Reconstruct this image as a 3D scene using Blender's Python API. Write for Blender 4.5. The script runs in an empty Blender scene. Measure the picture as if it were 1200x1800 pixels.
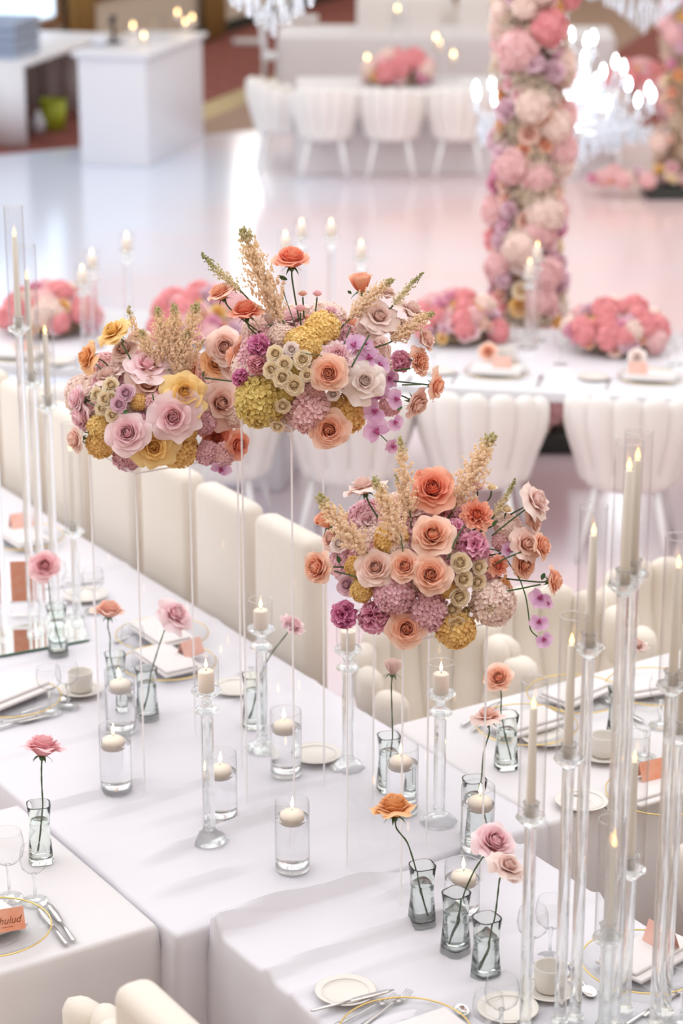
import bpy, bmesh, math, random
from math import sin, cos, pi, sqrt, radians, exp
from mathutils import Vector, Matrix

# ------------------------------------------------------------------ camera, world, lights, exposure
scene = bpy.context.scene
COL = scene.collection
F, CX, CY, H = 4000.0, 600.0, 900.0, 3.67
PITCH = math.atan(0.335)
CP, SP = cos(PITCH), sin(PITCH)
cd = bpy.data.cameras.new('camera'); cam = bpy.data.objects.new('camera', cd); COL.objects.link(cam)
cam.location = (0, 0, H); cam.rotation_euler = (pi / 2 - PITCH, 0, 0)
cd.sensor_fit = 'VERTICAL'; cd.sensor_height = 36.0; cd.lens = 80.0
cd.clip_end = 200
cd.dof.use_dof = True; cd.dof.focus_distance = 6.05; cd.dof.aperture_fstop = 2.2
scene.camera = cam

w = bpy.data.worlds.new('world'); scene.world = w; w.use_nodes = True
bg = w.node_tree.nodes['Background']
bg.inputs[0].default_value = (1.0, 0.965, 0.94, 1); bg.inputs[1].default_value = 0.86

def area(name, loc, rot, sx, sy, power, col):
    l = bpy.data.lights.new(name, 'AREA'); l.shape = 'RECTANGLE'; l.size = sx; l.size_y = sy
    l.energy = power; l.color = col
    o = bpy.data.objects.new(name, l); COL.objects.link(o); o.location = loc; o.rotation_euler = rot
    return o
area('ceiling_light', (1.0, 9.5, 7.5), (0, 0, 0), 14, 17, 430, (0.93, 0.95, 1.0))
area('window_light', (-6.4, 10.0, 4.2), (0, radians(-66), 0), 4, 12, 190, (0.88, 0.93, 1.0))
area('far_fill_light', (2.0, 33.0, 6.0), (radians(-65), 0, 0), 14, 5, 30, (1.0, 0.96, 0.95))  # added fill from the far end; the back wall has no window

vs = scene.view_settings
scene.display_settings.display_device = 'sRGB'
vs.view_transform = 'Standard'; vs.look = 'None'; vs.gamma = 1.0; vs.use_curve_mapping = False
vs.exposure = 0.40
cy = scene.cycles
cy.use_denoising = True
try: cy.denoiser = 'OPENIMAGEDENOISE'
except Exception: pass
cy.use_adaptive_sampling = True; cy.adaptive_threshold = 0.02
cy.max_bounces = 18; cy.diffuse_bounces = 4; cy.glossy_bounces = 5; cy.transmission_bounces = 16
cy.transparent_max_bounces = 40; cy.caustics_reflective = False; cy.caustics_refractive = True
cy.sample_clamp_indirect = 6.0; cy.blur_glossy = 0.5

# ------------------------------------------------------------------ geometry of the view
CAM = Vector((0, 0, H))
def raydir(px, py):
    a, b = (px - CX) / F, (py - CY) / F
    return Vector((a, CP - b * SP, -SP - b * CP))
def P(px, py, Z=0.75):                       # the point of the level Z that the photograph shows at a pixel
    d = raydir(px, py); k = (Z - H) / d.z
    return CAM + d * k
def PY(px, py, Y):                           # the point at the distance Y
    d = raydir(px, py); return CAM + d * (Y / d.y)
def zat(base, py):                           # the height above a base point that shows at picture row py
    v = (py - CY) / F; Y = base[1]
    return H - Y * (SP + v * CP) / (CP - v * SP)
def depth(p): return p[1] * CP + (H - p[2]) * SP

# ------------------------------------------------------------------ materials
def lin(c):
    return tuple(((x / 255) / 12.92 if x <= 10.31 else ((x / 255 + 0.055) / 1.055) ** 2.4) for x in c) + (1.0,)
MATS = {}
def newmat(name):
    m = bpy.data.materials.new(name); m.use_nodes = True; nt = m.node_tree; nt.nodes.clear()
    out = nt.nodes.new('ShaderNodeOutputMaterial'); MATS[name] = m
    return m, nt, out
def N(nt, t, **kw):
    n = nt.nodes.new(t)
    for k, v in kw.items(): setattr(n, k, v)
    return n
def princ(name, col, rough=0.5, metal=0.0, noise=None, bump=None, **ins):
    m, nt, out = newmat(name)
    b = N(nt, 'ShaderNodeBsdfPrincipled'); nt.links.new(b.outputs[0], out.inputs[0])
    b.inputs['Base Color'].default_value = col; b.inputs['Roughness'].default_value = rough
    b.inputs['Metallic'].default_value = metal
    for k, v in ins.items(): b.inputs[k.replace('_', ' ')].default_value = v
    if noise or bump:
        tc = N(nt, 'ShaderNodeTexCoord')
    if noise:
        sc, amt, c2 = noise
        n = N(nt, 'ShaderNodeTexNoise'); n.inputs['Scale'].default_value = sc; n.inputs['Detail'].default_value = 4
        nt.links.new(tc.outputs['Object'], n.inputs['Vector'])
        mx = N(nt, 'ShaderNodeMix', data_type='RGBA'); mx.inputs[6].default_value = col; mx.inputs[7].default_value = c2
        ml = N(nt, 'ShaderNodeMath', operation='MULTIPLY'); ml.inputs[1].default_value = amt
        nt.links.new(n.outputs['Fac'], ml.inputs[0]); nt.links.new(ml.outputs[0], mx.inputs[0]); nt.links.new(mx.outputs[2], b.inputs['Base Color'])
    if bump:
        sc, st = bump
        n = N(nt, 'ShaderNodeTexNoise'); n.inputs['Scale'].default_value = sc; n.inputs['Detail'].default_value = 3
        nt.links.new(tc.outputs['Object'], n.inputs['Vector'])
        bp = N(nt, 'ShaderNodeBump'); bp.inputs['Strength'].default_value = st; bp.inputs['Distance'].default_value = 0.01
        nt.links.new(n.outputs['Fac'], bp.inputs['Height']); nt.links.new(bp.outputs[0], b.inputs['Normal'])
    return m
def emit(name, col, s):
    m, nt, out = newmat(name)
    e = N(nt, 'ShaderNodeEmission'); e.inputs[0].default_value = col; e.inputs[1].default_value = s
    nt.links.new(e.outputs[0], out.inputs[0]); return m
def solid_glass(name, col=(0.98, 0.99, 0.99, 1), ior=1.49, rough=0.0, clear=0.3):
    m, nt, out = newmat(name)
    g = N(nt, 'ShaderNodeBsdfGlass'); g.inputs['Color'].default_value = col; g.inputs['IOR'].default_value = ior; g.inputs['Roughness'].default_value = rough
    t = N(nt, 'ShaderNodeBsdfTransparent'); t.inputs[0].default_value = col; ms = N(nt, 'ShaderNodeMixShader'); ms.inputs[0].default_value = clear
    nt.links.new(g.outputs[0], ms.inputs[1]); nt.links.new(t.outputs[0], ms.inputs[2]); nt.links.new(ms.outputs[0], out.inputs[0]); return m
def thin_glass(name, clear, rim, refl=1.0, power=5.0):       # a thin pane: clear face on, denser where it is seen edge on
    m, nt, out = newmat(name)
    lw = N(nt, 'ShaderNodeLayerWeight'); lw.inputs['Blend'].default_value = 0.5
    pw = N(nt, 'ShaderNodeMath', operation='POWER'); pw.inputs[1].default_value = power
    nt.links.new(lw.outputs['Facing'], pw.inputs[0])
    mx = N(nt, 'ShaderNodeMix', data_type='RGBA'); mx.inputs[6].default_value = clear; mx.inputs[7].default_value = rim
    nt.links.new(pw.outputs[0], mx.inputs[0])
    tr = N(nt, 'ShaderNodeBsdfTransparent'); nt.links.new(mx.outputs[2], tr.inputs[0])
    gl = N(nt, 'ShaderNodeBsdfGlossy'); gl.inputs['Roughness'].default_value = 0.02
    ml = N(nt, 'ShaderNodeMath', operation='MULTIPLY_ADD', use_clamp=True); ml.inputs[1].default_value = 0.55 * refl; ml.inputs[2].default_value = 0.035 * refl
    nt.links.new(pw.outputs[0], ml.inputs[0])
    ms = N(nt, 'ShaderNodeMixShader'); nt.links.new(ml.outputs[0], ms.inputs[0]); nt.links.new(tr.outputs[0], ms.inputs[1]); nt.links.new(gl.outputs[0], ms.inputs[2])
    nt.links.new(ms.outputs[0], out.inputs[0]); return m
def petal_mat(name, inner, outer, mid=None, trans=0.24, veins=True):
    m, nt, out = newmat(name)
    at = N(nt, 'ShaderNodeAttribute', attribute_name='t')
    rp = N(nt, 'ShaderNodeValToRGB'); e = rp.color_ramp.elements
    e[0].position = 0.05; e[0].color = lin(inner); e[1].position = 0.95; e[1].color = lin(outer)
    if mid: x = e.new(0.5); x.color = lin(mid)
    tc = N(nt, 'ShaderNodeTexCoord')
    no = N(nt, 'ShaderNodeTexNoise'); no.inputs['Scale'].default_value = 2.2; no.inputs['Detail'].default_value = 3
    nt.links.new(tc.outputs['Object'], no.inputs['Vector'])
    ad = N(nt, 'ShaderNodeMath', operation='MULTIPLY_ADD'); ad.inputs[1].default_value = 0.3; ad.inputs[2].default_value = -0.15
    nt.links.new(no.outputs['Fac'], ad.inputs[0])
    su = N(nt, 'ShaderNodeMath', operation='ADD', use_clamp=True)
    nt.links.new(at.outputs['Fac'], su.inputs[0]); nt.links.new(ad.outputs[0], su.inputs[1]); nt.links.new(su.outputs[0], rp.inputs[0])
    d = N(nt, 'ShaderNodeBsdfPrincipled'); d.inputs['Roughness'].default_value = 0.6; d.inputs['Specular IOR Level'].default_value = 0.2
    d.inputs['Sheen Weight'].default_value = 0.1
    tl = N(nt, 'ShaderNodeBsdfTranslucent')
    nt.links.new(rp.outputs[0], d.inputs['Base Color']); nt.links.new(rp.outputs[0], tl.inputs[0])
    ms = N(nt, 'ShaderNodeMixShader'); ms.inputs[0].default_value = trans
    nt.links.new(d.outputs[0], ms.inputs[1]); nt.links.new(tl.outputs[0], ms.inputs[2]); nt.links.new(ms.outputs[0], out.inputs[0])
    return m

def edge_mat():
    m, nt, out = newmat('polished_acrylic_edge')
    g = N(nt, 'ShaderNodeBsdfDiffuse'); g.inputs['Color'].default_value = (.97, .95, .96, 1)
    l = N(nt, 'ShaderNodeBsdfTranslucent'); l.inputs[0].default_value = (.97, .95, .96, 1)
    t = N(nt, 'ShaderNodeBsdfTransparent')
    a = N(nt, 'ShaderNodeMixShader'); a.inputs[0].default_value = 0.5; b = N(nt, 'ShaderNodeMixShader'); b.inputs[0].default_value = 0.35
    nt.links.new(g.outputs[0], a.inputs[1]); nt.links.new(l.outputs[0], a.inputs[2]); nt.links.new(a.outputs[0], b.inputs[1]); nt.links.new(t.outputs[0], b.inputs[2]); nt.links.new(b.outputs[0], out.inputs[0]); return m
def crystal_mat():
    m, nt, out = newmat('chandelier_crystal')
    g = N(nt, 'ShaderNodeBsdfGlossy'); g.inputs['Roughness'].default_value = 0.15; g.inputs['Color'].default_value = (.95, .97, 1, 1)
    t = N(nt, 'ShaderNodeBsdfTransparent'); t.inputs[0].default_value = (.96, .98, 1, 1)
    l = N(nt, 'ShaderNodeBsdfTranslucent'); l.inputs[0].default_value = (.9, .94, 1, 1)
    a = N(nt, 'ShaderNodeMixShader'); a.inputs[0].default_value = 0.5; b = N(nt, 'ShaderNodeMixShader'); b.inputs[0].default_value = 0.4
    nt.links.new(g.outputs[0], a.inputs[1]); nt.links.new(l.outputs[0], a.inputs[2]); nt.links.new(a.outputs[0], b.inputs[1]); nt.links.new(t.outputs[0], b.inputs[2]); nt.links.new(b.outputs[0], out.inputs[0]); return m
M_CLOTH = princ('white_satin_cloth', (0.70, 0.68, 0.725, 1), 0.42, bump=(9, 0.12), Sheen_Weight=0.15, Specular_IOR_Level=0.35)
M_CLOTH2 = princ('ivory_cloth', (0.72, 0.69, 0.70, 1), 0.5, bump=(9, 0.12), Sheen_Weight=0.15)
M_NAPKIN = princ('napkin_linen', (0.76, 0.72, 0.71, 1), 0.85, bump=(60, 0.15))
M_CHINA = princ('ivory_china', (0.74, 0.70, 0.65, 1), 0.18)
M_CREAM = princ('cream_upholstery', (0.76, 0.69, 0.605, 1), 0.85, Sheen_Weight=0.3, bump=(40, 0.08))
M_VELVET = princ('white_velvet', (0.80, 0.765, 0.735, 1), 0.8, Sheen_Weight=0.35, bump=(40, 0.06))
M_WHITELEG = princ('white_painted_leg', (0.84, 0.84, 0.85, 1), 0.4)
M_WHITE = princ('white_lacquer', (0.74, 0.74, 0.78, 1), 0.28)
M_SILVER = princ('polished_silver', (0.78, 0.77, 0.77, 1), 0.16, 1.0)
M_GOLD = princ('gold_rim', (0.86, 0.62, 0.22, 1), 0.22, 1.0)
M_MIRROR = princ('mirror', (0.88, 0.9, 0.9, 1), 0.02, 1.0)
M_MIRREDGE = princ('mirror_edge_green', (0.10, 0.25, 0.17, 1), 0.25)
M_GLASS = solid_glass('solid_crystal')
M_VASE = solid_glass('green_tinted_glass', (0.974, 0.992, 0.981, 1), 1.45, clear=0.0)
M_WATER = solid_glass('water', (0.99, 0.995, 1, 1), 1.33, clear=0.05)
M_THIN = thin_glass('thin_clear_glass', (0.985, 0.985, 0.985, 1), (0.66, 0.65, 0.66, 1), 1.0)
M_TUBE = thin_glass('hurricane_tube_glass', (0.988, 0.988, 0.988, 1), (0.55, 0.52, 0.52, 1), 1.5, power=3.4)
M_WINE = thin_glass('wine_glass_wall', (0.975, 0.975, 0.975, 1), (0.45, 0.46, 0.47, 1), 1.0)
M_ACRYL = thin_glass('acrylic_sheet', (0.985, 0.985, 0.985, 1), (0.93, 0.93, 0.94, 1), 0.9)
M_PLATEGLASS = thin_glass('charger_glass', (0.96, 0.965, 0.965, 1), (0.75, 0.76, 0.76, 1), 1.2)
M_EDGE = edge_mat()
M_WAX = princ('candle_wax', (0.88, 0.80, 0.71, 1), 0.45, Subsurface_Weight=0.5, Subsurface_Radius=(0.02, 0.012, 0.008), Subsurface_Scale=1.0)
M_TAPER = princ('taper_wax', (0.84, 0.79, 0.71, 1), 0.5)
M_WICK = princ('wick', (0.05, 0.04, 0.03, 1), 0.9)
M_FLAME = emit('candle_flame', (1.0, 0.66, 0.30, 1), 7.0)
M_LED = emit('warm_flame_bulb', (1.0, 0.56, 0.20, 1), 3.6)
M_BULB = emit('chandelier_bulb', (0.90, 0.96, 1.0, 1), 9.0)
M_CRYSTAL = crystal_mat()
M_STEM = princ('green_stem', (0.055, 0.105, 0.03, 1), 0.55)
M_LEAF = princ('green_leaf', (0.05, 0.13, 0.035, 1), 0.45)
M_MOSS = princ('foam_and_foliage', (0.34, 0.28, 0.16, 1), 0.9, bump=(120, 0.6), noise=(50, 0.8, (0.46, 0.30, 0.24, 1)))
M_CARD = princ('peach_watercolour_card', lin((238, 190, 168)), 0.8, noise=(30, 1.0, lin((226, 128, 84))))
M_CARDPINK = princ('pale_pink_card', lin((242, 205, 196)), 0.8, noise=(30, 0.8, lin((232, 160, 135))))
M_INK = princ('brown_ink', (0.25, 0.06, 0.02, 1), 0.8)
M_BLACK = princ('black_plastic', (0.015, 0.015, 0.02, 1), 0.4)
M_BOXBASE = princ('dark_plinth', (0.03, 0.035, 0.03, 1), 0.6)
M_TRAY = princ('grey_blue_tray', (0.38, 0.44, 0.55, 1), 0.4)
M_LIME = princ('lime_plastic', (0.40, 0.47, 0.03, 1), 0.5)
M_WALL = princ('beige_wall', lin((214, 203, 186)), 0.9, noise=(3, 0.25, lin((196, 180, 156))))
M_WOODTRIM = princ('brown_wood_trim', lin((128, 88, 48)), 0.5, noise=(8, 0.6, lin((96, 60, 30))))
M_GOLDCURT = princ('ochre_curtain', lin((176, 142, 84)), 0.8, noise=(6, 0.6, lin((140, 106, 60))))
M_BASEB = princ('dark_green_baseboard', lin((34, 44, 36)), 0.6)
M_DOOR = princ('dark_red_door', lin((112, 52, 46)), 0.6, noise=(5, 0.5, lin((86, 36, 34))))
M_BAND = princ('gold_carpet_band', lin((196, 176, 134)), 0.95, noise=(14, 0.7, lin((170, 146, 104))))
M_TAUPE = princ('taupe_carpet', lin((168, 140, 120)), 0.95, noise=(14, 0.8, lin((140, 110, 94))))
M_DAY = emit('daylight_pane', (0.66, 0.82, 1.0, 1), 1.7)
M_DAY2 = emit('bright_daylight_pane', (1.0, 0.97, 0.93, 1), 4.0)
M_LILACPOT = princ('clear_white_plastic', (0.7, 0.72, 0.78, 1), 0.3)

def carpet_mat():
    m, nt, out = newmat('red_patterned_carpet')
    tc = N(nt, 'ShaderNodeTexCoord'); mp = N(nt, 'ShaderNodeMapping'); mp.inputs['Rotation'].default_value = (0, 0, radians(17))
    nt.links.new(tc.outputs['Object'], mp.inputs[0])
    wv = N(nt, 'ShaderNodeTexWave', wave_type='BANDS', bands_direction='Y'); wv.inputs['Scale'].default_value = 1.1; wv.inputs['Distortion'].default_value = 2.5; wv.inputs['Detail'].default_value = 2
    nt.links.new(mp.outputs[0], wv.inputs['Vector'])
    ck = N(nt, 'ShaderNodeTexChecker'); ck.inputs['Scale'].default_value = 3.2; ck.inputs[1].default_value = lin((134, 70, 60)); ck.inputs[2].default_value = lin((112, 50, 44))
    nt.links.new(mp.outputs[0], ck.inputs['Vector'])
    mx = N(nt, 'ShaderNodeMix', data_type='RGBA'); mx.inputs[7].default_value = lin((152, 92, 78))
    nt.links.new(ck.outputs[0], mx.inputs[6])
    ml = N(nt, 'ShaderNodeMath', operation='MULTIPLY'); ml.inputs[1].default_value = 0.55
    nt.links.new(wv.outputs['Fac'], ml.inputs[0]); nt.links.new(ml.outputs[0], mx.inputs[0])
    b = N(nt, 'ShaderNodeBsdfPrincipled'); b.inputs['Roughness'].default_value = 0.95
    nt.links.new(mx.outputs[2], b.inputs['Base Color']); nt.links.new(b.outputs[0], out.inputs[0]); return m
M_CARPET = carpet_mat()
def floor_mat():                             # glossy dance floor, bluish and pink reflections painted into its colour
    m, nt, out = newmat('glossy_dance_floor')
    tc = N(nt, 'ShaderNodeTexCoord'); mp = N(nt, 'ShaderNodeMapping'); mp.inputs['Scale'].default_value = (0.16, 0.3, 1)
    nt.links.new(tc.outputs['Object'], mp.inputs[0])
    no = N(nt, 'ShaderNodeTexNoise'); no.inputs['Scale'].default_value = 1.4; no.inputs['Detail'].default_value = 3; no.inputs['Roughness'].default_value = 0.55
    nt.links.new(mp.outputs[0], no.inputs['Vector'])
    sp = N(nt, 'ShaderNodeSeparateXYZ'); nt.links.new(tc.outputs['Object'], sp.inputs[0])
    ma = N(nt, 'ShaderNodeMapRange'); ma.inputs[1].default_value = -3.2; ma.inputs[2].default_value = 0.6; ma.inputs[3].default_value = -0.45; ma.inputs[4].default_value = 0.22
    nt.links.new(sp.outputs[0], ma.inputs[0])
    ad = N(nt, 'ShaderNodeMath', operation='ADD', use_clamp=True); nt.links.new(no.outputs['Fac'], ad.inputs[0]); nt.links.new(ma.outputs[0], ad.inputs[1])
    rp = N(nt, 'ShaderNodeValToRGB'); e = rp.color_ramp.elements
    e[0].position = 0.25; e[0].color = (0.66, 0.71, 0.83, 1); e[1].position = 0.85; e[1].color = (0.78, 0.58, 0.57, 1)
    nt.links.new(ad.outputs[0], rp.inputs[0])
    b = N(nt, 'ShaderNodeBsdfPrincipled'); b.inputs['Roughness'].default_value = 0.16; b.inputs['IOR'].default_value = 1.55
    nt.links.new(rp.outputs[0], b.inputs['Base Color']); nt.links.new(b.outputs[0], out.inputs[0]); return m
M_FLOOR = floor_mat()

# flower colours
FC = {
 'peach':   petal_mat('petal_peach', (246, 150, 112), (254, 226, 210), (251, 196, 166)),
 'coral':   petal_mat('petal_coral', (246, 130, 98), (252, 200, 176), (250, 164, 134)),
 'orange':  petal_mat('petal_orange_peach', (240, 162, 96), (252, 212, 166), (246, 188, 130)),
 'blush':   petal_mat('petal_blush', (244, 180, 156), (254, 236, 228), (250, 216, 202)),
 'dusty':   petal_mat('petal_dusty_blush', (237, 197, 185), (250, 234, 227), (244, 217, 209)),
 'pink':    petal_mat('petal_pink', (248, 180, 190), (255, 238, 240), (252, 216, 222)),
 'rosepink':petal_mat('petal_rose_pink', (246, 160, 168), (253, 224, 226), (249, 198, 204)),
 'yellow':  petal_mat('petal_yellow', (240, 180, 88), (253, 228, 168), (248, 210, 132)),
 'cream':   petal_mat('petal_cream', (246, 218, 164), (254, 246, 228), (252, 236, 206)),
 'white':   petal_mat('petal_white', (247, 227, 216), (253, 245, 241), (251, 237, 231)),
 'lilac':   petal_mat('petal_lilac_rose', (234, 185, 204), (248, 224, 234), (242, 207, 221)),
 'magenta': petal_mat('petal_magenta', (197, 91, 148), (239, 167, 204), (221, 121, 174), trans=0.2),
 'hotpink': petal_mat('petal_hot_pink', (222, 125, 165), (248, 197, 217), (239, 160, 192), trans=0.2),
 'deeppink':petal_mat('petal_deep_pink', (205, 116, 135), (241, 180, 190), trans=0.2),
 'gold':    petal_mat('petal_gold_hydrangea', (232, 172, 96), (252, 224, 156), (246, 204, 128), trans=0.25),
 'lemon':   petal_mat('petal_lemon_hydrangea', (244, 194, 100), (254, 232, 166), (250, 216, 138), trans=0.25),
 'chart':   petal_mat('petal_green_gold_hydrangea', (196, 162, 84), (240, 220, 146), (224, 198, 118), trans=0.25),
 'mauve':   petal_mat('petal_mauve_hydrangea', (212, 146, 156), (250, 216, 224), (236, 182, 194), trans=0.25),
 'hypink':  petal_mat('petal_pink_hydrangea', (238, 172, 172), (252, 222, 222), (246, 200, 202), trans=0.25),
 'paleh':   petal_mat('petal_pale_hydrangea', (246, 206, 190), (255, 242, 234), (252, 226, 216), trans=0.25),
 'coralh':  petal_mat('petal_coral_hydrangea', (226, 132, 138), (249, 184, 187), (241, 157, 163), trans=0.2),
 'orchid':  petal_mat('petal_orchid_lilac', (200, 92, 150), (240, 206, 232), (230, 182, 220), trans=0.3),
 'astilbe': petal_mat('astilbe_cream', (255, 240, 220), (180, 182, 104), (254, 238, 212), trans=0.5),
 'astgreen':petal_mat('astilbe_green', (242, 231, 195), (145, 153, 93), (192, 189, 132), trans=0.3),
 'gyp':     petal_mat('babys_breath', (231, 217, 192), (251, 242, 227), trans=0.3),
}

# ------------------------------------------------------------------ mesh helpers
class MB:
    def __init__(s): s.v, s.f, s.t = [], [], []; s.tv = 0.0
    def add(s, v, f, t=None):
        o = len(s.v); s.v += [tuple(x) for x in v]; s.f += [tuple(i + o for i in q) for q in f]
        s.t += (t if t is not None else [s.tv] * len(v)); return s
    def box(s, c, d, rz=0.0):
        x, y, z = d[0] / 2, d[1] / 2, d[2] / 2; k, n = cos(rz), sin(rz)
        vs_ = [(c[0] + a * x * k - b * y * n, c[1] + a * x * n + b * y * k, c[2] + e * z) for e in (-1, 1) for a, b in ((-1, -1), (1, -1), (1, 1), (-1, 1))]
        return s.add(vs_, [(3, 2, 1, 0), (4, 5, 6, 7), (0, 1, 5, 4), (1, 2, 6, 5), (2, 3, 7, 6), (3, 0, 4, 7)])
    def lathe(s, prof, seg=24, at=(0, 0, 0), cap=True, wob=None):
        v, f = [], []
        for r, z in prof:
            for i in range(seg):
                a = 2 * pi * i / seg; rr = r if wob is None else r * wob(a, z)
                v.append((at[0] + rr * cos(a), at[1] + rr * sin(a), at[2] + z))
        for j in range(len(prof) - 1):
            for i in range(seg):
                k = (i + 1) % seg; f.append((j * seg + i, j * seg + k, (j + 1) * seg + k, (j + 1) * seg + i))
        if cap:
            if prof[0][0] > 1e-6: f.append(tuple(range(seg))[::-1])
            if prof[-1][0] > 1e-6: f.append(tuple((len(prof) - 1) * seg + i for i in range(seg)))
        return s.add(v, f)
    def tube(s, pts, rad, seg=6, cap=True, flat=1.0, t=None):
        pts = [Vector(p) for p in pts]; n = len(pts); v, f, tv = [], [], []
        up = Vector((0.31, 0.17, 0.93)); prev = None
        for j, p in enumerate(pts):
            d = (pts[min(j + 1, n - 1)] - pts[max(j - 1, 0)])
            d = d.normalized() if d.length > 1e-9 else Vector((0, 0, 1))
            if prev is None:
                x = d.cross(up);  x = x.normalized() if x.length > 1e-6 else Vector((1, 0, 0))
            else:
                x = prev - d * prev.dot(d); x = x.normalized() if x.length > 1e-6 else Vector((1, 0, 0))
            prev = x; y = d.cross(x); r = rad[j] if isinstance(rad, (list, tuple)) else rad
            for i in range(seg):
                a = 2 * pi * i / seg; v.append(p + x * (r * cos(a)) + y * (r * flat * sin(a))); tv.append(s.tv if t is None else t[j])
        for j in range(n - 1):
            for i in range(seg):
                k = (i + 1) % seg; f.append((j * seg + i, j * seg + k, (j + 1) * seg + k, (j + 1) * seg + i))
        if cap: f.append(tuple(range(seg))[::-1]); f.append(tuple((n - 1) * seg + i for i in range(seg)))
        return s.add(v, f, tv)
    def loops(s, L, cap=True):                # equal-length closed loops, skinned in order
        n = len(L[0]); v = [p for l in L for p in l]; f = []
        for j in range(len(L) - 1):
            for i in range(n):
                k = (i + 1) % n; f.append((j * n + i, j * n + k, (j + 1) * n + k, (j + 1) * n + i))
        if cap: f.append(tuple(range(n))[::-1]); f.append(tuple((len(L) - 1) * n + i for i in range(n)))
        return s.add(v, f)
    def oct(s, c, r, h, t=None):
        x, y, z = c
        return s.add([(x + r, y, z), (x, y + r, z), (x - r, y, z), (x, y - r, z), (x, y, z + h), (x, y, z - h)],
                     [(0, 1, 4), (1, 2, 4), (2, 3, 4), (3, 0, 4), (1, 0, 5), (2, 1, 5), (3, 2, 5), (0, 3, 5)], None if t is None else [t] * 6)
    def mesh(s, name, smooth=True):
        m = bpy.data.meshes.new(name); m.from_pydata(s.v, [], s.f); m.materials.append(None)
        a = m.attributes.new('t', 'FLOAT', 'POINT'); a.data.foreach_set('value', s.t)
        if smooth: m.polygons.foreach_set('use_smooth', [True] * len(m.polygons))
        m.update(); return m

def put(name, mesh, mat, parent=None, mtx=None, loc=None, kind=None):
    o = bpy.data.objects.new(name, mesh); COL.objects.link(o)
    if mat is not None:
        if mesh.materials[0] is None: mesh.materials[0] = mat
        o.material_slots[0].link = 'OBJECT'; o.material_slots[0].material = mat
    if parent is not None: o.parent = parent
    if mtx is not None: o.matrix_basis = mtx
    if loc is not None: o.location = loc
    if kind: o['kind'] = kind
    return o
def tag(o, label, cat, group=None):
    o['label'] = label; o['category'] = cat
    if group: o['group'] = group
    return o
def thing(name, label, cat, loc, rz=0.0, group=None):
    o = bpy.data.objects.new(name, None); COL.objects.link(o); o.empty_display_size = 0.05
    o.location = loc; o.rotation_euler = (0, 0, rz); return tag(o, label, cat, group)
def rounded_box(name, d, bev, seg=3):
    bm = bmesh.new(); bmesh.ops.create_cube(bm, size=1.0)
    for v in bm.verts: v.co = Vector((v.co.x * d[0], v.co.y * d[1], v.co.z * d[2]))
    bmesh.ops.bevel(bm, geom=bm.edges[:], offset=bev, segments=seg, affect='EDGES', profile=0.5)
    m = bpy.data.meshes.new(name); bm.to_mesh(m); bm.free(); m.materials.append(None)
    m.polygons.foreach_set('use_smooth', [True] * len(m.polygons)); return m
def align(d, spin=0.0):
    return Vector((0, 0, 1)).rotation_difference(Vector(d).normalized()).to_matrix().to_4x4() @ Matrix.Rotation(spin, 4, 'Z')
def TRS(loc, d, sc, spin=0.0):
    if not isinstance(sc, (tuple, list)): sc = (sc, sc, sc)
    return Matrix.Translation(loc) @ align(d, spin) @ Matrix.Diagonal((*sc, 1))
def sm(a, b, x):
    x = min(1, max(0, (x - a) / (b - a))); return x * x * (3 - 2 * x)

# ------------------------------------------------------------------ flower meshes (radius about 1, base at the origin, opening along +Z)
def petal(mb, t, phi, a, op, rng, nu=7, nv=7, ruf=0.03, point=0.0, hgt=0.95, tv=None):
    rmax = 0.17 + 0.50 * t; Hh = hgt * (0.86 + 0.10 * sin(pi * min(1, t * 1.5)) - 0.30 * t ** 1.6); ph = rng.uniform(0, 6.28)
    flare = 0.42 * t ** 1.8 * op * rng.uniform(0.85, 1.15); droop = 0.40 * op * t ** 2.4 * rng.uniform(0.7, 1.25); close = 0.80 * (1 - min(1, t / 0.42)) ** 1.3; ph2 = rng.uniform(0, 6.28)
    v, f, tt = [], [], []
    for j in range(nv + 1):
        y = (j / nv) ** 0.85
        for i in range(nu + 1):
            u = 2 * i / nu - 1; yy = y * (1 - 0.17 * abs(u) ** 2.4)
            r = 0.05 + (rmax - 0.05) * sin(min(1, yy * 1.25) * pi / 2) ** 0.8
            r *= 1 - close * sm(0.55, 1, yy) ** 1.5
            e = sm(0.40, 1.0, yy); rim = sm(0.80, 1.0, yy) * min(1, t * 5)
            r += flare * e ** 1.4 + 0.055 * rim; z = Hh * yy - droop * Hh * sm(0.58, 1, yy) - 0.035 * rim
            r *= 1 + 0.13 * u * (1 - 0.5 * t)
            ed = u ** 4 * yy * t * op
            r += 0.07 * ed; z -= 0.10 * ed
            if point: k = (1 - abs(u)) ** 2 * yy ** 5 * point; r += 0.15 * k * t; z += 0.05 * k
            r += 0.022 * sin(2.6 * u + ph2) * yy * (0.3 + t); z += 0.10 * t * (1 - abs(u)) * yy * (1 - yy) * 2
            z += ruf * sin(4.2 * u + ph) * yy ** 3; r += ruf * 0.8 * cos(5.1 * u + ph * 1.7) * yy ** 3
            wv = sin(pi * (0.13 + 0.58 * yy)) ** 0.7 * (1 - 0.25 * point * yy ** 3)
            an = phi + u * a * wv
            v.append((r * cos(an), r * sin(an), z)); tt.append(min(1, (t if tv is None else tv) * 0.36 + 0.64 * yy ** 2.2))
    n = nu + 1
    for j in range(nv):
        for i in range(nu): f.append((j * n + i, j * n + i + 1, (j + 1) * n + i + 1, (j + 1) * n + i))
    mb.add(v, f, tt)
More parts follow.
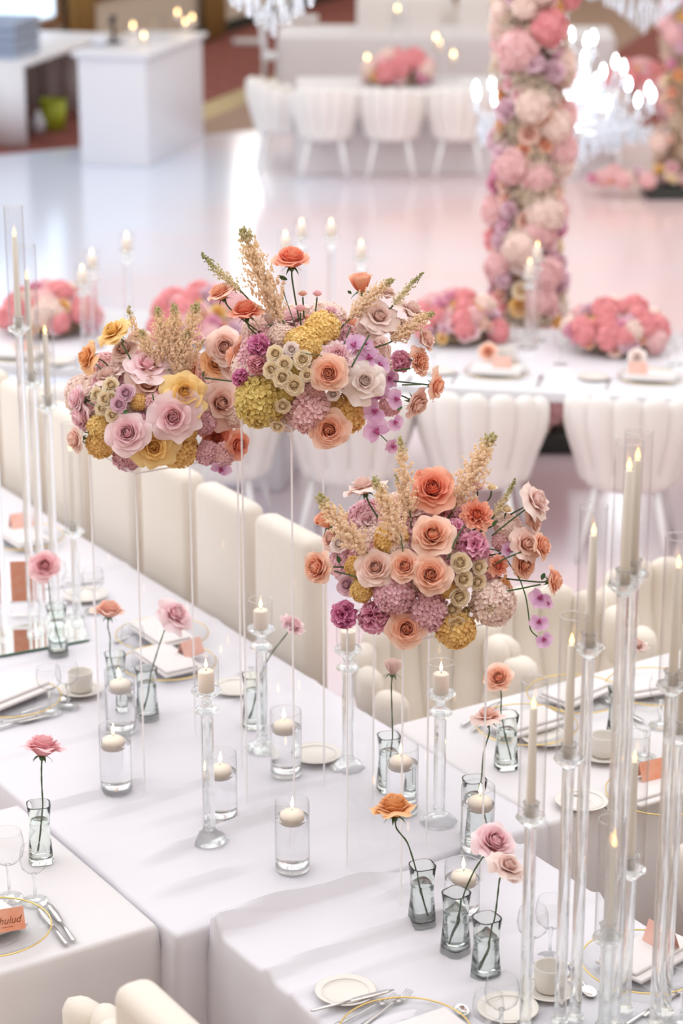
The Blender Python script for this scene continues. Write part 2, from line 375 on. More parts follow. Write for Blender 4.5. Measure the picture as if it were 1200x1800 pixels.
def rose_meshes(seed, op=1.0, layers=((0.0, 3, 1.9), (0.09, 3, 1.6), (0.19, 4, 1.35), (0.30, 4, 1.2), (0.42, 5, 1.05), (0.56, 5, 0.98), (0.72, 5, 0.9)), outer=(0.95, 6, 0.78), ruf=0.04, point=0.3, nu=9, nv=8):
    r = random.Random(seed); mb = MB()
    mb.tv = 0.4; mb.lathe([(0.0, -0.06), (0.10, -0.03), (0.14, 0.03), (0.10, 0.2), (0.0, 0.5)], 8)
    for t, n, a in layers:
        o = r.uniform(0, 6.28)
        for i in range(n): petal(mb, min(1, max(0, t + r.uniform(-0.04, 0.04))), o + 2 * pi * i / n + r.uniform(-0.15, 0.15), a, op, r, nu, nv, ruf * (0.4 + t), point * t)
    heart = mb.mesh('rose_heart'); ps = []; o = r.uniform(0, 6.28)
    for i in range(outer[1]):
        pm = MB(); petal(pm, outer[0] + r.uniform(-0.14, 0.04), o + 2 * pi * i / outer[1] + r.uniform(-0.2, 0.2), outer[2], op * r.uniform(0.75, 1.2), r, nu + 2, nv + 1, ruf * 1.4, point)
        ps.append(pm.mesh('rose_petal'))
    return heart, ps
ROSES = {'open': [rose_meshes(11, 1.0), rose_meshes(12, 0.95, ruf=0.05), rose_meshes(13, 1.1, point=0.5), rose_meshes(14, 0.9)],
         'reflex': [rose_meshes(21, 1.5, ((0.0, 3, 1.9), (0.10, 3, 1.6), (0.20, 4, 1.3), (0.32, 4, 1.15), (0.55, 5, 1.0), (0.78, 5, .9)), (1.02, 6, 0.80), 0.05, 0.9),
                    rose_meshes(22, 1.4, ((0.0, 3, 1.9), (0.10, 3, 1.6), (0.22, 4, 1.3), (0.4, 4, 1.1), (0.65, 5, 0.95)), (1.02, 6, 0.85), 0.06, 1.0)],
         'bud': [rose_meshes(31, 0.35, ((0.0, 3, 1.8), (0.15, 3, 1.5), (0.3, 4, 1.25)), (0.5, 5, 0.95), 0.02, 0.2)],
         'ruffle': [rose_meshes(41, 0.9, ((0.05, 4, 1.4), (0.2, 6, 1.0), (0.35, 8, 0.8), (0.5, 9, 0.7), (0.65, 9, 0.65), (0.8, 9, 0.6)), (0.98, 8, 0.6), 0.11, 0.0)]}
ROSES['spray'] = [rose_meshes(61, .6, outer=(.78, 5, .9), nu=6, nv=6), rose_meshes(62, .7, outer=(.8, 5, .85), nu=6, nv=6)]
def joined_rose(seed, op=1.0, **k):
    r = random.Random(seed); mb = MB()
    for t, n, a in ((0.0, 3, 1.8), (0.15, 3, 1.5), (0.32, 4, 1.2), (0.55, 5, 1.0), (0.85, 6, 0.85)):
        o = r.uniform(0, 6.28)
        for i in range(n): petal(mb, t, o + 2 * pi * i / n + r.uniform(-0.1, 0.1), a, op * .6, r, 6, 6, 0.03 * t, 0.1 * t)
    mb.tv = 0.35; mb.lathe([(0, 0), (.14, .1), (.13, .5), (.09, .68), (0, .74)], 8)
    return mb.mesh('small_rose')
SMALLROSE = [joined_rose(51, 0.8), joined_rose(52, 0.95)]
def peony_mesh(seed):
    r = random.Random(seed); mb = MB(); mb.tv = 0.1
    mb.lathe([(0.0, -0.05), (0.3, 0.05), (0.45, 0.3), (0.3, 0.6), (0.0, 0.7)], 10)
    n = 54
    for i in range(n):
        z = 1 - 1.15 * (i + 0.5) / n; ph = i * 2.39996
        d = Vector((sqrt(max(0, 1 - z * z)) * cos(ph), sqrt(max(0, 1 - z * z)) * sin(ph), z))
        M = Matrix.Translation(Vector((0, 0, 0.42)) + d * 0.22) @ align((d + Vector((r.uniform(-.25, .25), r.uniform(-.25, .25), 0.25))).normalized(), r.uniform(0, 6.28))
        v, f, tt = [], [], []; ph2 = r.uniform(0, 6.28); L = r.uniform(0.5, 0.68)
        for j in range(6):
            y = j / 5; wd = 0.36 * sin(pi * (0.12 + 0.56 * y)) ** 0.8
            for q in range(9):
                u = q / 4 - 1
                v.append(M @ Vector((u * wd, 0.26 * u * u * y + 0.14 * sin(pi * y) + 0.055 * sin(6 * u + ph2) * y ** 2, L * y * (1 - 0.22 * u * u) + 0.035 * cos(8 * u + ph2) * y ** 3))); tt.append(0.2 + 0.8 * y ** 2)
        for j in range(5):
            for q in range(8): f.append((j * 9 + q, j * 9 + q + 1, j * 9 + q + 10, j * 9 + q + 9))
        mb.add(v, f, tt)
    return mb.mesh('peony_petals')
PEONY = [peony_mesh(1), peony_mesh(2)]
def hyd_mesh(seed, n=150, ps=0.27):
    r = random.Random(seed); mb = MB(); mb.tv = 0.12
    c0 = Vector((0, 0, 0.5)); mb.lathe([(0, -.25), (.5, 0), (.72, .4), (.55, .85), (0, 1.1)], 10)
    for i in range(n):
        z = 1 - 1.75 * (i + 0.5) / n; ph = i * 2.39996
        d = Vector((sqrt(max(0, 1 - z * z)) * cos(ph), sqrt(max(0, 1 - z * z)) * sin(ph), z))
        R_ = r.uniform(0.84, 1.0); c = c0 + Vector((d.x * R_, d.y * R_, d.z * R_ * 0.85))
        M = Matrix.Translation(c) @ align((d + Vector((r.uniform(-.28, .28), r.uniform(-.28, .28), r.uniform(-.2, .3)))).normalized(), r.uniform(0, 6.28))
        s_ = ps * r.uniform(0.8, 1.15)
        for k in range(4):
            a = k * pi / 2; ca, sa = cos(a), sin(a); cup = r.uniform(0.15, 0.5) * s_
            pts = [(0, 0, -0.02), (0.55, -0.44, cup * .6), (0.95, -.22, cup), (0.95, .22, cup), (0.55, 0.44, cup * .6)]
            mb.add([M @ Vector(((x * ca - y * sa) * s_, (x * sa + y * ca) * s_, zz)) for x, y, zz in pts], [(0, 1, 2), (0, 2, 3), (0, 3, 4)], [0.3, .75, .95, .95, .75])
    return mb.mesh('hydrangea_florets', smooth=False)
HYD = [hyd_mesh(3), hyd_mesh(4, 180, 0.24)]
def orchid_mesh(seed):
    r = random.Random(seed); mb = MB()
    def pet(ang, L, W, tilt):
        v, f, tt = [], [], []
        for j in range(6):
            y = j / 5; wd = W * sin(pi * min(1, 0.06 + 0.86 * y)) ** 0.75
            for q in range(5):
                u = q / 2 - 1; x = L * y * (1 - .1 * u * u); yy = u * wd; z = 0.10 + tilt * y * (1 - .7 * y) + 0.06 * u * u
                v.append((x * cos(ang) - yy * sin(ang), x * sin(ang) + yy * cos(ang), z)); tt.append(0.35 + .65 * y)
        for j in range(5):
            for q in range(4): f.append((j * 5 + q, j * 5 + q + 1, j * 5 + q + 6, j * 5 + q + 5))
        mb.add(v, f, tt)
    for a in (radians(90), radians(215), radians(325)): pet(a, 0.95, 0.36, 0.0)
    for a in (radians(12), radians(168)): pet(a, 1.0, 0.62, 0.14)
    mb.tv = 0.0
    mb.tube([(0, 0, 0.08), (0, -0.08, 0.28), (0, -0.22, 0.36), (0, -0.4, 0.28)], [0.07, 0.13, 0.12, 0.03], 6)
    for sx in (-1, 1): mb.tube([(0, -0.05, 0.15), (sx * 0.16, -0.02, 0.3), (sx * 0.2, 0.08, 0.38)], [0.05, 0.09, 0.02], 5)
    return mb.mesh('orchid_bloom')
ORCHID = [orchid_mesh(1)]
def astilbe_mesh(seed, fat=0.33, n=52, per=20, lo=0.08):   # plume of unit height along +Z
    r = random.Random(seed); mb = MB(); mb.tv = 0.75
    bend = r.uniform(-0.08, 0.08)
    ax = lambda z: Vector((bend * z * z, 0.03 * sin(3 * z), z))
    mb.tube([ax(i / 8) for i in range(9)], [0.012 * (1 - i / 10) for i in range(9)], 5)
    for i in range(n):
        z = lo + (1 - lo) * (i / n) ** 0.9; L = fat * (1 - (z - lo) / (1 - lo)) ** 0.75 * r.uniform(0.7, 1.15) + 0.035
        ph = i * 2.39996; b0 = ax(z); d = Vector((cos(ph), sin(ph), 0.95)).normalized()
        k = max(3, int(per * L / fat) + 2)
        for j in range(k):
            y = (j + 0.6) / k; p = b0 + d * (L * y) + Vector((r.gauss(0, 1), r.gauss(0, 1), r.gauss(0, 1))) * 0.020 * (1 - 0.5 * y)
            s_ = 0.023 * (1.15 - 0.55 * y) * r.uniform(.7, 1.25)
            mb.oct(p, s_, s_ * 1.25, t=min(1, max(0, (z - 0.45) * 1.4 + 0.1 * y)))
    return mb.mesh('astilbe_plume', smooth=False)
ASTILBE = [astilbe_mesh(1), astilbe_mesh(2, 0.3), astilbe_mesh(3, 0.22, 34, 12)]
def gyp_mesh(seed):
    r = random.Random(seed); mb = MB(); mb.tv = 0.2
    for i in range(150):
        z = r.uniform(-0.3, 1); ph = r.uniform(0, 6.28); q = sqrt(max(0, 1 - z * z)); k = r.uniform(0.5, 1.05)
        mb.oct((q * cos(ph) * k, q * sin(ph) * k, 0.4 + z * k * .8), r.uniform(.05, .09), .06, t=r.random())
    return mb.mesh('babys_breath_sprigs', smooth=False)
GYP = [gyp_mesh(1)]
def leaf_mesh():
    mb = MB(); v, f = [], []
    for j in range(7):
        y = j / 6; wd = 0.28 * sin(pi * (0.04 + 0.94 * y)) ** 0.9
        for q in range(3): u = q - 1; v.append((u * wd, 0.12 * abs(u) - 0.25 * y * y, y))
    for j in range(6):
        for q in range(2): f.append((j * 3 + q, j * 3 + q + 1, j * 3 + q + 4, j * 3 + q + 3))
    return mb.add(v, f).mesh('leaf_blade')
LEAF = leaf_mesh()
def sepal_mesh():
    mb = MB(); mb.lathe([(0.0, -0.14), (0.10, -0.13), (0.15, -0.03), (0.16, 0.03)], 8)
    for k in range(5):
        a = 2 * pi * k / 5; v, f = [], []
        for j in range(5):
            y = j / 4; wd = 0.10 * (1 - y) ** 0.7 + 0.005; rr = 0.13 + 0.40 * y; z = 0.02 + 0.05 * y - 0.26 * y * y
            for u in (-1, 0, 1): v.append((rr * cos(a) - u * wd * sin(a), rr * sin(a) + u * wd * cos(a), z + 0.02 * abs(u)))
        for j in range(4):
            for q in range(2): f.append((j * 3 + q, j * 3 + q + 1, j * 3 + q + 4, j * 3 + q + 3))
        mb.add(v, f)
    return mb.mesh('sepals')
SEPAL = sepal_mesh()

RG = random.Random(5)
def bloom(parent, kind, col, loc, d, R, spin=None, sepal=False, name=None):
    """one flower as a part of parent (local coordinates); its outer petals are sub-parts"""
    spin = RG.uniform(0, 6.28) if spin is None else spin
    mat = FC[col]
    if kind in ROSES:
        heart, ps = RG.choice(ROSES[kind]); k = {'open': 1.0, 'reflex': 0.92, 'bud': 1.75, 'ruffle': 1.0, 'spray': 1.3}[kind] * R
        o = put(name or {'ruffle': 'carnation', 'spray': 'spray_rose'}.get(kind, 'rose'), heart, mat, parent, TRS(loc, d, (k, k, k * (1.25 if kind in ('open', 'reflex') else 1.0)), spin))
        for p in ps: put('petal', p, mat, o)
        if sepal: put('sepals', SEPAL, M_LEAF, o)
        return o
    tab = {'small': (SMALLROSE, 'spray_rose', 1.0), 'peony': (PEONY, 'peony', 1.12), 'hyd': (HYD, 'hydrangea', 1.0), 'orchid': (ORCHID, 'orchid', 1.0), 'gyp': (GYP, 'babys_breath', 1.0)}
    ms, nm, k = tab[kind]
    return put(name or nm, RG.choice(ms), mat, parent, TRS(loc, d, k * R, spin))

M_FRONT = princ('tan_balcony_front', lin((176, 150, 118)), 0.8)
# ------------------------------------------------------------------ floor and walls
DF = (0.843, 0.537)                          # direction of the dance floor's far edge, shared with the dining tables
mb = MB(); mb.add([(-14, -2, -0.004), (16, -2, -0.004), (16, 44, -0.004), (-14, 44, -0.004)], [(0, 1, 2, 3)])
o = put('floor', mb.mesh('floor'), M_CARPET); o['kind'] = 'structure'
def on_edge(x): return 21.9 + (x + 2.85) * DF[1] / DF[0] if x < -0.6 else 23.3
mb = MB(); mb.add([(-11, -2, .004), (13, -2, .004), (13, 7.19, .004), (-11, 7.19, .004), (-11, -2, -.003), (13, -2, -.003), (13, 7.19, -.003), (-11, 7.19, -.003)], [(0, 1, 2, 3), (0, 4, 5, 1), (1, 5, 6, 2), (2, 6, 7, 3), (3, 7, 4, 0)]); o = put('trim_6', mb.mesh('near_carpet', False), M_TAUPE); o['kind'] = 'structure'  # unseen near carpet, put in for its warm bounce on the skirts
mb = MB(); pts = [(-12, 7.2), (14, 7.2), (14, 23.3), (-0.6, 23.3), (-12, on_edge(-12))]
mb.add([(x, y, 0.012) for x, y in pts] + [(x, y, -0.003) for x, y in pts], [(0, 1, 2, 3, 4)] + [(i, i + 5, (i + 1) % 5 + 5, (i + 1) % 5) for i in range(5)])
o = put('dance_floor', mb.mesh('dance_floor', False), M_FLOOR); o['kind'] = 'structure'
WD = Vector((0.30, 0.954, 0)).normalized()   # the long wall's direction
W0 = Vector((-1.95, 30.4, 0)); WN = Vector((WD.y, -WD.x, 0))
def strip(name, mat, a0, a1, n0, z0, z1, th, kind='structure'):
    mb = MB(); c = W0 + WD * ((a0 + a1) / 2) + WN * (n0 + th / 2)
    mb.box((c.x, c.y, (z0 + z1) / 2), (a1 - a0, th, z1 - z0), math.atan2(WD.y, WD.x))
    o = put(name, mb.mesh(name, False), mat); o['kind'] = kind; return o
strip('wall_left', M_WALL, -34, 8, -0.12, 0, 6.5, 0.12)
strip('baseboard_left', M_BASEB, -34, 8, 0.0, 0, 0.16, 0.03)
strip('trim_1', M_WOODTRIM, -3.6, 8, 0.0, 0.86, 1.0, 0.05)
strip('trim_2', M_BAND, -19, 8, 2.05, -0.003, 0.004, 0.42)
strip('trim_3', M_TAUPE, -19, 8, 2.47, -0.003, 0.003, 3.0)
# windows of the long wall: frame, panes, curtains
for k, (a0, a1) in enumerate(((-6.6, -4.3), (-11.2, -8.2), (1.25, 2.75))):
    zb = 1.6 if k == 2 else 0.72
    root = strip('window_%d' % (k + 1), M_WOODTRIM, a0, a1, 0.0, zb, zb + .08, 0.10)
    for a in (a0 + 0.03, a1 - 0.03): 
        f_ = strip('window_frame', M_WOODTRIM, a - 0.05, a + 0.05, 0.0, zb + .08, zb + 2.5, 0.06, None); f_.parent = root; del f_['kind']
    am = (a0 + a1) / 2
    for b0, b1 in ((a0 + 0.08, am - 0.02), (am + 0.02, a1 - 0.08)):
        f_ = strip('window_pane', M_DAY2 if k == 2 else M_DAY, b0, b1, 0.005, zb + .1, zb + 2.45, 0.012, None); f_.parent = root; del f_['kind']
def curtain(a0, a1, lab):
    mb = MB(); n = 40; L = []
    for z in (0.02, 1.2, 2.4, 3.5):
        l = []
        for i in range(n + 1):
            a = a0 + (a1 - a0) * i / n; p = W0 + WD * a + WN * (0.14 + 0.05 * sin(i * 1.3)); l.append((p.x, p.y, z))
        for i in range(n, -1, -1):
            a = a0 + (a1 - a0) * i / n; p = W0 + WD * a + WN * (0.10 + 0.05 * sin(i * 1.3)); l.append((p.x, p.y, z))
        L.append(l)
    tag(put('curtain', mb.loops(L).mesh('curtain'), M_GOLDCURT), lab, 'curtain')
curtain(-4.2, -3.6, 'ochre curtain hanging beside the bright window behind the tray table')
curtain(0.15, 0.75, 'narrow ochre curtain panel on the beige wall behind the white bar')
# far wall with door and rail
mb = MB(); mb.box((6, 38.2, 3.25), (22, 0.2, 6.5), radians(-6)); o = put('wall_back', mb.mesh('wall_back', False), M_WALL); o['kind'] = 'structure'
mb = MB(); mb.box((6, 38.05, 0.95), (22, 0.06, 0.16), radians(-6)); o = put('trim_4', mb.mesh('trim_4', False), M_WOODTRIM); o['kind'] = 'structure'
p = P(634, 30, 0.0)
mb = MB(); mb.box((0.30, 38.45, 1.1), (0.42, 0.06, 2.2), radians(-6)); o = put('door_1', mb.mesh('door_1', False), M_DOOR); o['kind'] = 'structure'
h_ = put('door_handle', MB().tube([(0.42, 38.38, 1.0), (0.42, 38.33, 1.0), (0.34, 38.33, 1.0)], 0.012, 6).mesh('door_handle'), M_SILVER, o)

mb = MB(); mb.box((0, 1.35, 1.28), (24, 0.2, 2.56)); o = put('wall_front', mb.mesh('wall_front', False), M_FRONT); o['kind'] = 'structure'  # unseen balcony front, put in to shade the sides facing the camera

mb = MB(); mb.box((0, -3.0, 4.2), (24, 0.2, 3.4)); o = put('wall_balcony', mb.mesh('balcony_wall', False), M_FRONT); o['kind'] = 'structure'  # unseen wall behind the camera, added to block light from there
mb = MB(); mb.box((0, -0.9, 2.46), (24, 4.4, 0.12)); o = put('trim_5', mb.mesh('balcony_slab', False), M_FRONT); o['kind'] = 'structure'  # unseen balcony slab, added with the wall behind the camera

mb = MB(); mb.box((13.5, 18, 3.25), (0.2, 41, 6.5)); o = put('wall_right', mb.mesh('wall_right', False), M_WALL); o['kind'] = 'structure'  # unseen side wall, added to cut the low light from the right

# ------------------------------------------------------------------ dining tables: long white table with two side tables
TZ = 0.75
A2 = Vector((-0.537, 0.843, 0)); D2 = Vector((0.843, 0.537, 0))     # along the long table (away), across it
T1N = Vector((-0.425, 5.268, 0))
def TP(s, t, z=TZ): p = T1N + A2 * s + D2 * t; return Vector((p.x, p.y, z))
RC = random.Random(9)
def cloth(name, label, mat, org, ax, bx, L, W, z=TZ, drop=0.73, res=0.018, ridges=(), fold=0.035, seed=1, group=None):
    """a draped cloth: top grid with raised crease folds, skirt with falling folds"""
    r = random.Random(seed); na, nb = max(4, int(L / res)), max(4, int(W / res))
    ph = [r.uniform(0, 6.28) for _ in range(8)]; mb = MB()
    def top(s, t):
        h = 0.0016 * sin(3.1 * s + ph[0]) * sin(4.3 * t + ph[1]) + 0.001 * sin(9 * s + 5 * t + ph[2])
        for s0, sl, t0, t1, amp, wd in ridges:     # crease running across the table at s0 + sl*t
            c = s - (s0 + sl * t + 0.012 * sin(7 * t + ph[3]))
            k = sm(t0 - 0.08, t0 + 0.1, t) * (1 - sm(t1 - 0.12, t1 + 0.08, t))
            h += 3.4 * amp * k * (exp(-(c / wd) ** 2) if c > 0 else exp(-(c / (wd * 0.45)) ** 2))
        for q in (0.33, 0.66): h += 0.0022 * exp(-((t - W * q) / 0.006) ** 2)        # pressed-in ironing creases
        h += 0.0020 * exp(-(((s + .11) % 0.42 - .21) / 0.006) ** 2)
        return h
    v = []
    for i in range(na + 1):
        for j in range(nb + 1):
            s, t = L * i / na, W * j / nb; p = org + ax * s + bx * t; v.append((p.x, p.y, z + top(s, t)))
    n = nb + 1; f = [(i * n + j, i * n + j + 1, (i + 1) * n + j + 1, (i + 1) * n + j) for i in range(na) for j in range(nb)]
    loop = [(0, j) for j in range(nb)] + [(i, nb) for i in range(na)] + [(na, j) for j in range(nb, 0, -1)] + [(i, 0) for i in range(na, 0, -1)]
    idx = [i * n + j for i, j in loop]; m = len(loop)
    def outn(i, j):
        d = Vector((0, 0, 0))
        if i == 0: d -= ax
        if i == na: d += ax
        if j == 0: d -= bx
        if j == nb: d += bx
        return d
    levels = [(0.004, 0.0015), (0.009, 0.006), (0.012, 0.014), (0.014, 0.05), (0.016, 0.075), (0.016, 0.082)] + [(0.018, drop * k / 7) for k in range(1, 8)]
    levels.sort(key=lambda x: x[1]); prev = idx
    for o_, dz in levels:
        cur = []
        for q, (i, j) in enumerate(loop):
            s, t = L * i / na, W * j / nb; d = outn(i, j); pr = (s if d.dot(bx) != 0 else t)
            k = dz / drop; corner = d.length > 1.2
            amp = fold * k ** 0.8 * (0.5 + 0.5 * sin(pr * 15 + ph[4]) * sin(pr * 6.1 + ph[5]) + 0.35 * sin(pr * 31 + ph[6]))
            if corner: d = d.normalized() * 1.15; amp = fold * 1.3 * k
            p = org + ax * s + bx * t + d * (o_ + amp)
            base = z + (top(s, t) if dz < 0.02 else 0); cur.append(len(v)); v.append((p.x, p.y, base - dz))
        for q in range(m):
            k = (q + 1) % m; f.append((prev[q], cur[q], cur[k], prev[k]))
        prev = cur
    mb.add(v, f); o = put(name, mb.mesh(name), mat); tag(o, label, 'tablecloth', group); return o
cloth('tablecloth', 'long white satin tablecloth under the acrylic stands and floating candles', M_CLOTH, T1N, A2, D2, 6.2, 1.19,
      ridges=((0.02, 0.02, 0.05, 0.42, .006, .02), (0.22, 0.02, 0.05, 0.34, 0.007, 0.03), (0.40, 0.10, 0.12, 0.65, 0.008, 0.035), (0.62, -0.05, 0.2, 1.0, 0.003, 0.03), (0.86, 0.02, -.2, 0.36, 0.007, 0.025), (0.72, 0.05, 0.1, 0.6, 0.005, 0.02), (1.25, 0.0, 0, 1.2, .003, .03), (1.9, 0, 0, 1.2, .004, .03), (2.6, 0, 0, 1.2, .004, .03)), seed=3)
T1B = Vector((-0.327, 5.284, 0)) - A2 * 2.0
cloth('tablecloth', 'white satin tablecloth of the end table overlapping the long cloth, bread plate on it', M_CLOTH, T1B, A2, D2, 2.0, 0.95, z=TZ + 0.004,
      ridges=((1.985, 0.04, -.2, 0.52, 0.016, 0.035), (1.72, 0.03, -0.2, 0.62, 0.008, 0.028), (1.60, 0.0, -.2, 1.2, 0.004, 0.02), (1.9, .02, .45, 1.2, 0.006, .03), (1.35, 0.05, 0.0, 0.7, 0.004, 0.05)), seed=5)
T0N = TP(0.075, -0.035, 0)
cloth('tablecloth', 'white tablecloth of the short side table with the place card and two knives', M_CLOTH2, T0N - D2 * 1.6, A2, D2, 0.84, 1.6, seed=7, fold=0.02)
T2N = TP(0.0, 1.215, 0)
cloth('tablecloth', 'white tablecloth of the side table set with cups behind the tall glass candlesticks', M_CLOTH2, T2N, A2, D2, 0.80, 2.2, seed=8, fold=0.02)

# ------------------------------------------------------------------ chairs
def leg_mb(x, y, x2, y2, h, r0=0.021, r1=0.013):
    return MB().tube([(x2, y2, 0), (x + (x2 - x) * .5, y + (y2 - y) * .5, h / 2), (x, y, h)], [r1, (r0 + r1) / 2, r0], 8)
def make_shell():
    ms = {}; n = 9; ch = []
    for k in range(n):
        a = radians(-104 + 208 * k / (n - 1)); mb = MB(); L = []
        top = 0.845 - 0.17 * abs(sin(a / 2)) ** 2.2
        for j in range(15):
            y = (1 - cos(pi * j / 14)) / 2; z = 0.36 + (top - 0.36) * y
            R_ = 0.205 + 0.075 * sm(0, 0.75, y); wd = R_ * radians(208 / (n - 1)) * 0.56
            e = sqrt(max(0.0, 1 - ((y - 0.90) / 0.10) ** 2)) if y > 0.90 else (sqrt(max(0, 1 - ((0.12 - y) / 0.13) ** 2)) if y < 0.12 else 1.0)
            e = max(e, 0.02); c = Vector((R_ * sin(a), -R_ * cos(a), z)); tx = Vector((cos(a), sin(a), 0)); nx = Vector((sin(a), -cos(a), 0))
            L.append([tuple(c + tx * (wd * e * cos(q * pi / 5)) + nx * (0.042 * e * sin(q * pi / 5))) for q in range(10)])
        ch.append(mb.loops(L).mesh('channel'))
    ms['channel'] = ch
    ms['seat'] = MB().lathe([(0.0, 0.345), (0.20, 0.35), (0.235, 0.38), (0.24, 0.44), (0.22, 0.475), (0.0, 0.485)], 28).mesh('seat')
    ms['leg'] = [leg_mb(sx * 0.14, sy * 0.14, sx * 0.215, sy * 0.22, 0.36).mesh('leg') for sx in (-1, 1) for sy in (-1, 1)]
    return ms
SHELL = make_shell()
def shell_chair(x, y, rz, label, mat=M_VELVET, group=None):         # the backrest wraps the local -Y side, the sitter looks to +Y
    t = thing('tub_chair', label, 'chair', (x, y, 0.012), rz, group)
    put('seat', SHELL['seat'], mat, t)
    for m in SHELL['channel']: put('backrest_channel', m, mat, t)
    for m in SHELL['leg']: put('leg', m, M_WHITELEG, t)
    return t
SLAB = {'back': rounded_box('backrest', (0.36, 0.10, 0.80), 0.035), 'seat': rounded_box('seat', (0.36, 0.27, 0.16), 0.035)}
SLABLEG = [leg_mb(sx * .15, sy * .10 - .05, sx * .15, sy * .11 - .05, 0.36).mesh('leg') for sx in (-1, 1) for sy in (-1, 1)]
def slab_chair(x, y, rz, label, group=None, mat=M_CREAM):
    t = thing('upholstered_chair', label, 'chair', (x, y, 0.012), rz, group)
    put('backrest', SLAB['back'], mat, t, loc=(0, -0.19, 0.745)); put('seat', SLAB['seat'], mat, t, loc=(0, -0.03, 0.40))
    for m in SLABLEG: put('leg', m, M_WHITELEG, t)
    return t
ang = lambda d: math.atan2(d.y, d.x) - pi / 2           # rz that turns +Y to the direction d
ordn = ['first', 'second', 'third', 'fourth', 'fifth', 'sixth', 'seventh', 'eighth', 'ninth', 'tenth']
e0 = Vector((-0.095, 7.16, 0))
for k in range(7):
    c = e0 + A2 * (0.21 + 0.425 * k) - D2 * 0.15
    slab_chair(c.x, c.y, ang(-D2), 'high-backed cream chair along the long table, %s from the tall candles' % ordn[k], 'high-backed chairs along the long table')
c = P(262, 1760, 1.12) - A2 * 0.08; slab_chair(c.x + 0.17, c.y + 0.06, ang(D2), 'pale upholstered chair with a squared back beside the draped table corner, its top edge cropped')
for k, (px, py) in enumerate(((140, 1785),)):
    c = P(px, py, 0.84); shell_chair(c.x + A2.x * .12 - D2.x * .17, c.y + A2.y * .12 - D2.y * .17, ang(A2), ['ivory channel-tufted chair at the side table, its scalloped top just in view', 'ivory channel-tufted chair next to the scalloped one at the side table'][k], M_CREAM)
for k, t in enumerate((1.62, 2.14, 2.66)):
    c = TP(1.09, t, 0); shell_chair(c.x, c.y, ang(-A2), 'cream channel-tufted chair across the cup table, %s from the acrylic stand' % ordn[k], M_CREAM)
for k, t in enumerate((1.72, 2.3)):
    c = TP(-0.42, t, 0); shell_chair(c.x, c.y, ang(A2), ['tan channel-tufted chair seen from behind between the tall glass pillars', 'tan channel-tufted chair seen from behind past the last glass pillar'][k], M_CREAM)

# ------------------------------------------------------------------ head table
E1 = Vector((0.982, -0.188, 0)); E2 = Vector((0.188, 0.982, 0)); HN = Vector((0.441, 10.64, 0))
def HP(s, t, z=TZ): p = HN + E1 * s + E2 * t; return Vector((p.x, p.y, z))
ht = thing('head_table', 'long white lacquered head table carrying the pink domed centerpieces', 'table', HP(0, 0, 0.012), math.atan2(E1.y, E1.x))
put('tabletop', rounded_box('tabletop', (7.6, 1.25, 0.055), 0.008), M_WHITE, ht, loc=(-0.2, 0.625, 0.71))
for x in (-2.9, -1.0, 2.7): put('pedestal', rounded_box('pedestal', (0.3, 0.5, 0.68), 0.01), M_WHITE, ht, loc=(x, 0.7, 0.342))
hc = [(838, 'under the candle pair'), (1107, 'at the end with the dome of coral roses'), (600, 'half hidden by the middle bouquet'), (372, 'behind the tall bouquet'), (120, 'behind the slim glass tubes'), (-60, 'past the lilac dome'), (1345, 'at the cropped end')]
for px, wh in hc:
    p = P(px, 690 + (838 - px) * -0.022, 0.84); c = p + E2 * 0.20
    shell_chair(c.x, c.y, ang(E2) + RC.uniform(-.06, .06), 'white channel-tufted chair at the head table, ' + wh)

# ------------------------------------------------------------------ acrylic stands
def acrylic_stand(n, s1, s2, hgt, label):     # n: base corner nearest the camera; sides along A2 (s1) and D2 (s2)
    t = thing('acrylic_stand', label, 'stand', (n[0], n[1], TZ + 0.003), math.atan2(D2.y, D2.x))
    q = 0.0015
    for nm, (x0, y0, x1, y1) in (('a', (0, 0, s2, 0)), ('b', (s2, 0, s2, s1)), ('c', (s2, s1, 0, s1)), ('d', (0, s1, 0, 0))):
        mb = MB(); mb.add([(x0, y0, 0), (x1, y1, 0), (x1, y1, hgt), (x0, y0, hgt)], [(0, 1, 2, 3)]); put('side_panel', mb.mesh('side_panel', False), M_ACRYL, t)
    mb = MB(); mb.add([(0, 0, hgt), (s2, 0, hgt), (s2, s1, hgt), (0, s1, hgt)], [(0, 1, 2, 3)]); put('top_panel', mb.mesh('top_panel', False), M_ACRYL, t)
    for x, y in ((0, 0), (s2, 0), (s2, s1), (0, s1)):
        put('corner_edge', MB().box((x, y, hgt / 2), (0.0042, 0.0042, hgt)).mesh('corner_edge', False), M_EDGE, t)
    for x, y, dx, dy in ((s2 / 2, 0, s2, 0.003), (s2 / 2, s1, s2, 0.003), (0, s1 / 2, 0.003, s1), (s2, s1 / 2, 0.003, s1)):
        put('top_edge', MB().box((x, y, hgt), (dx, dy, 0.004)).mesh('top_edge', False), M_EDGE, t)
    return t
NF, NM, NL = (0.1575, 5.409), (-0.133, 5.80), (-0.578, 6.09)
HF, HM, HL = 0.75, 1.21, 0.99
acrylic_stand(NF, 0.265, 0.265, HF, 'clear acrylic pedestal under the lowest bouquet, the one with magenta peonies')
acrylic_stand(NM, 0.265, 0.265, HM, 'clear acrylic pedestal, tallest of three, under the bouquet with lilac orchids')
acrylic_stand(NL, 0.29, 0.33, HL, 'clear acrylic pedestal under the bouquet of blush and yellow roses')

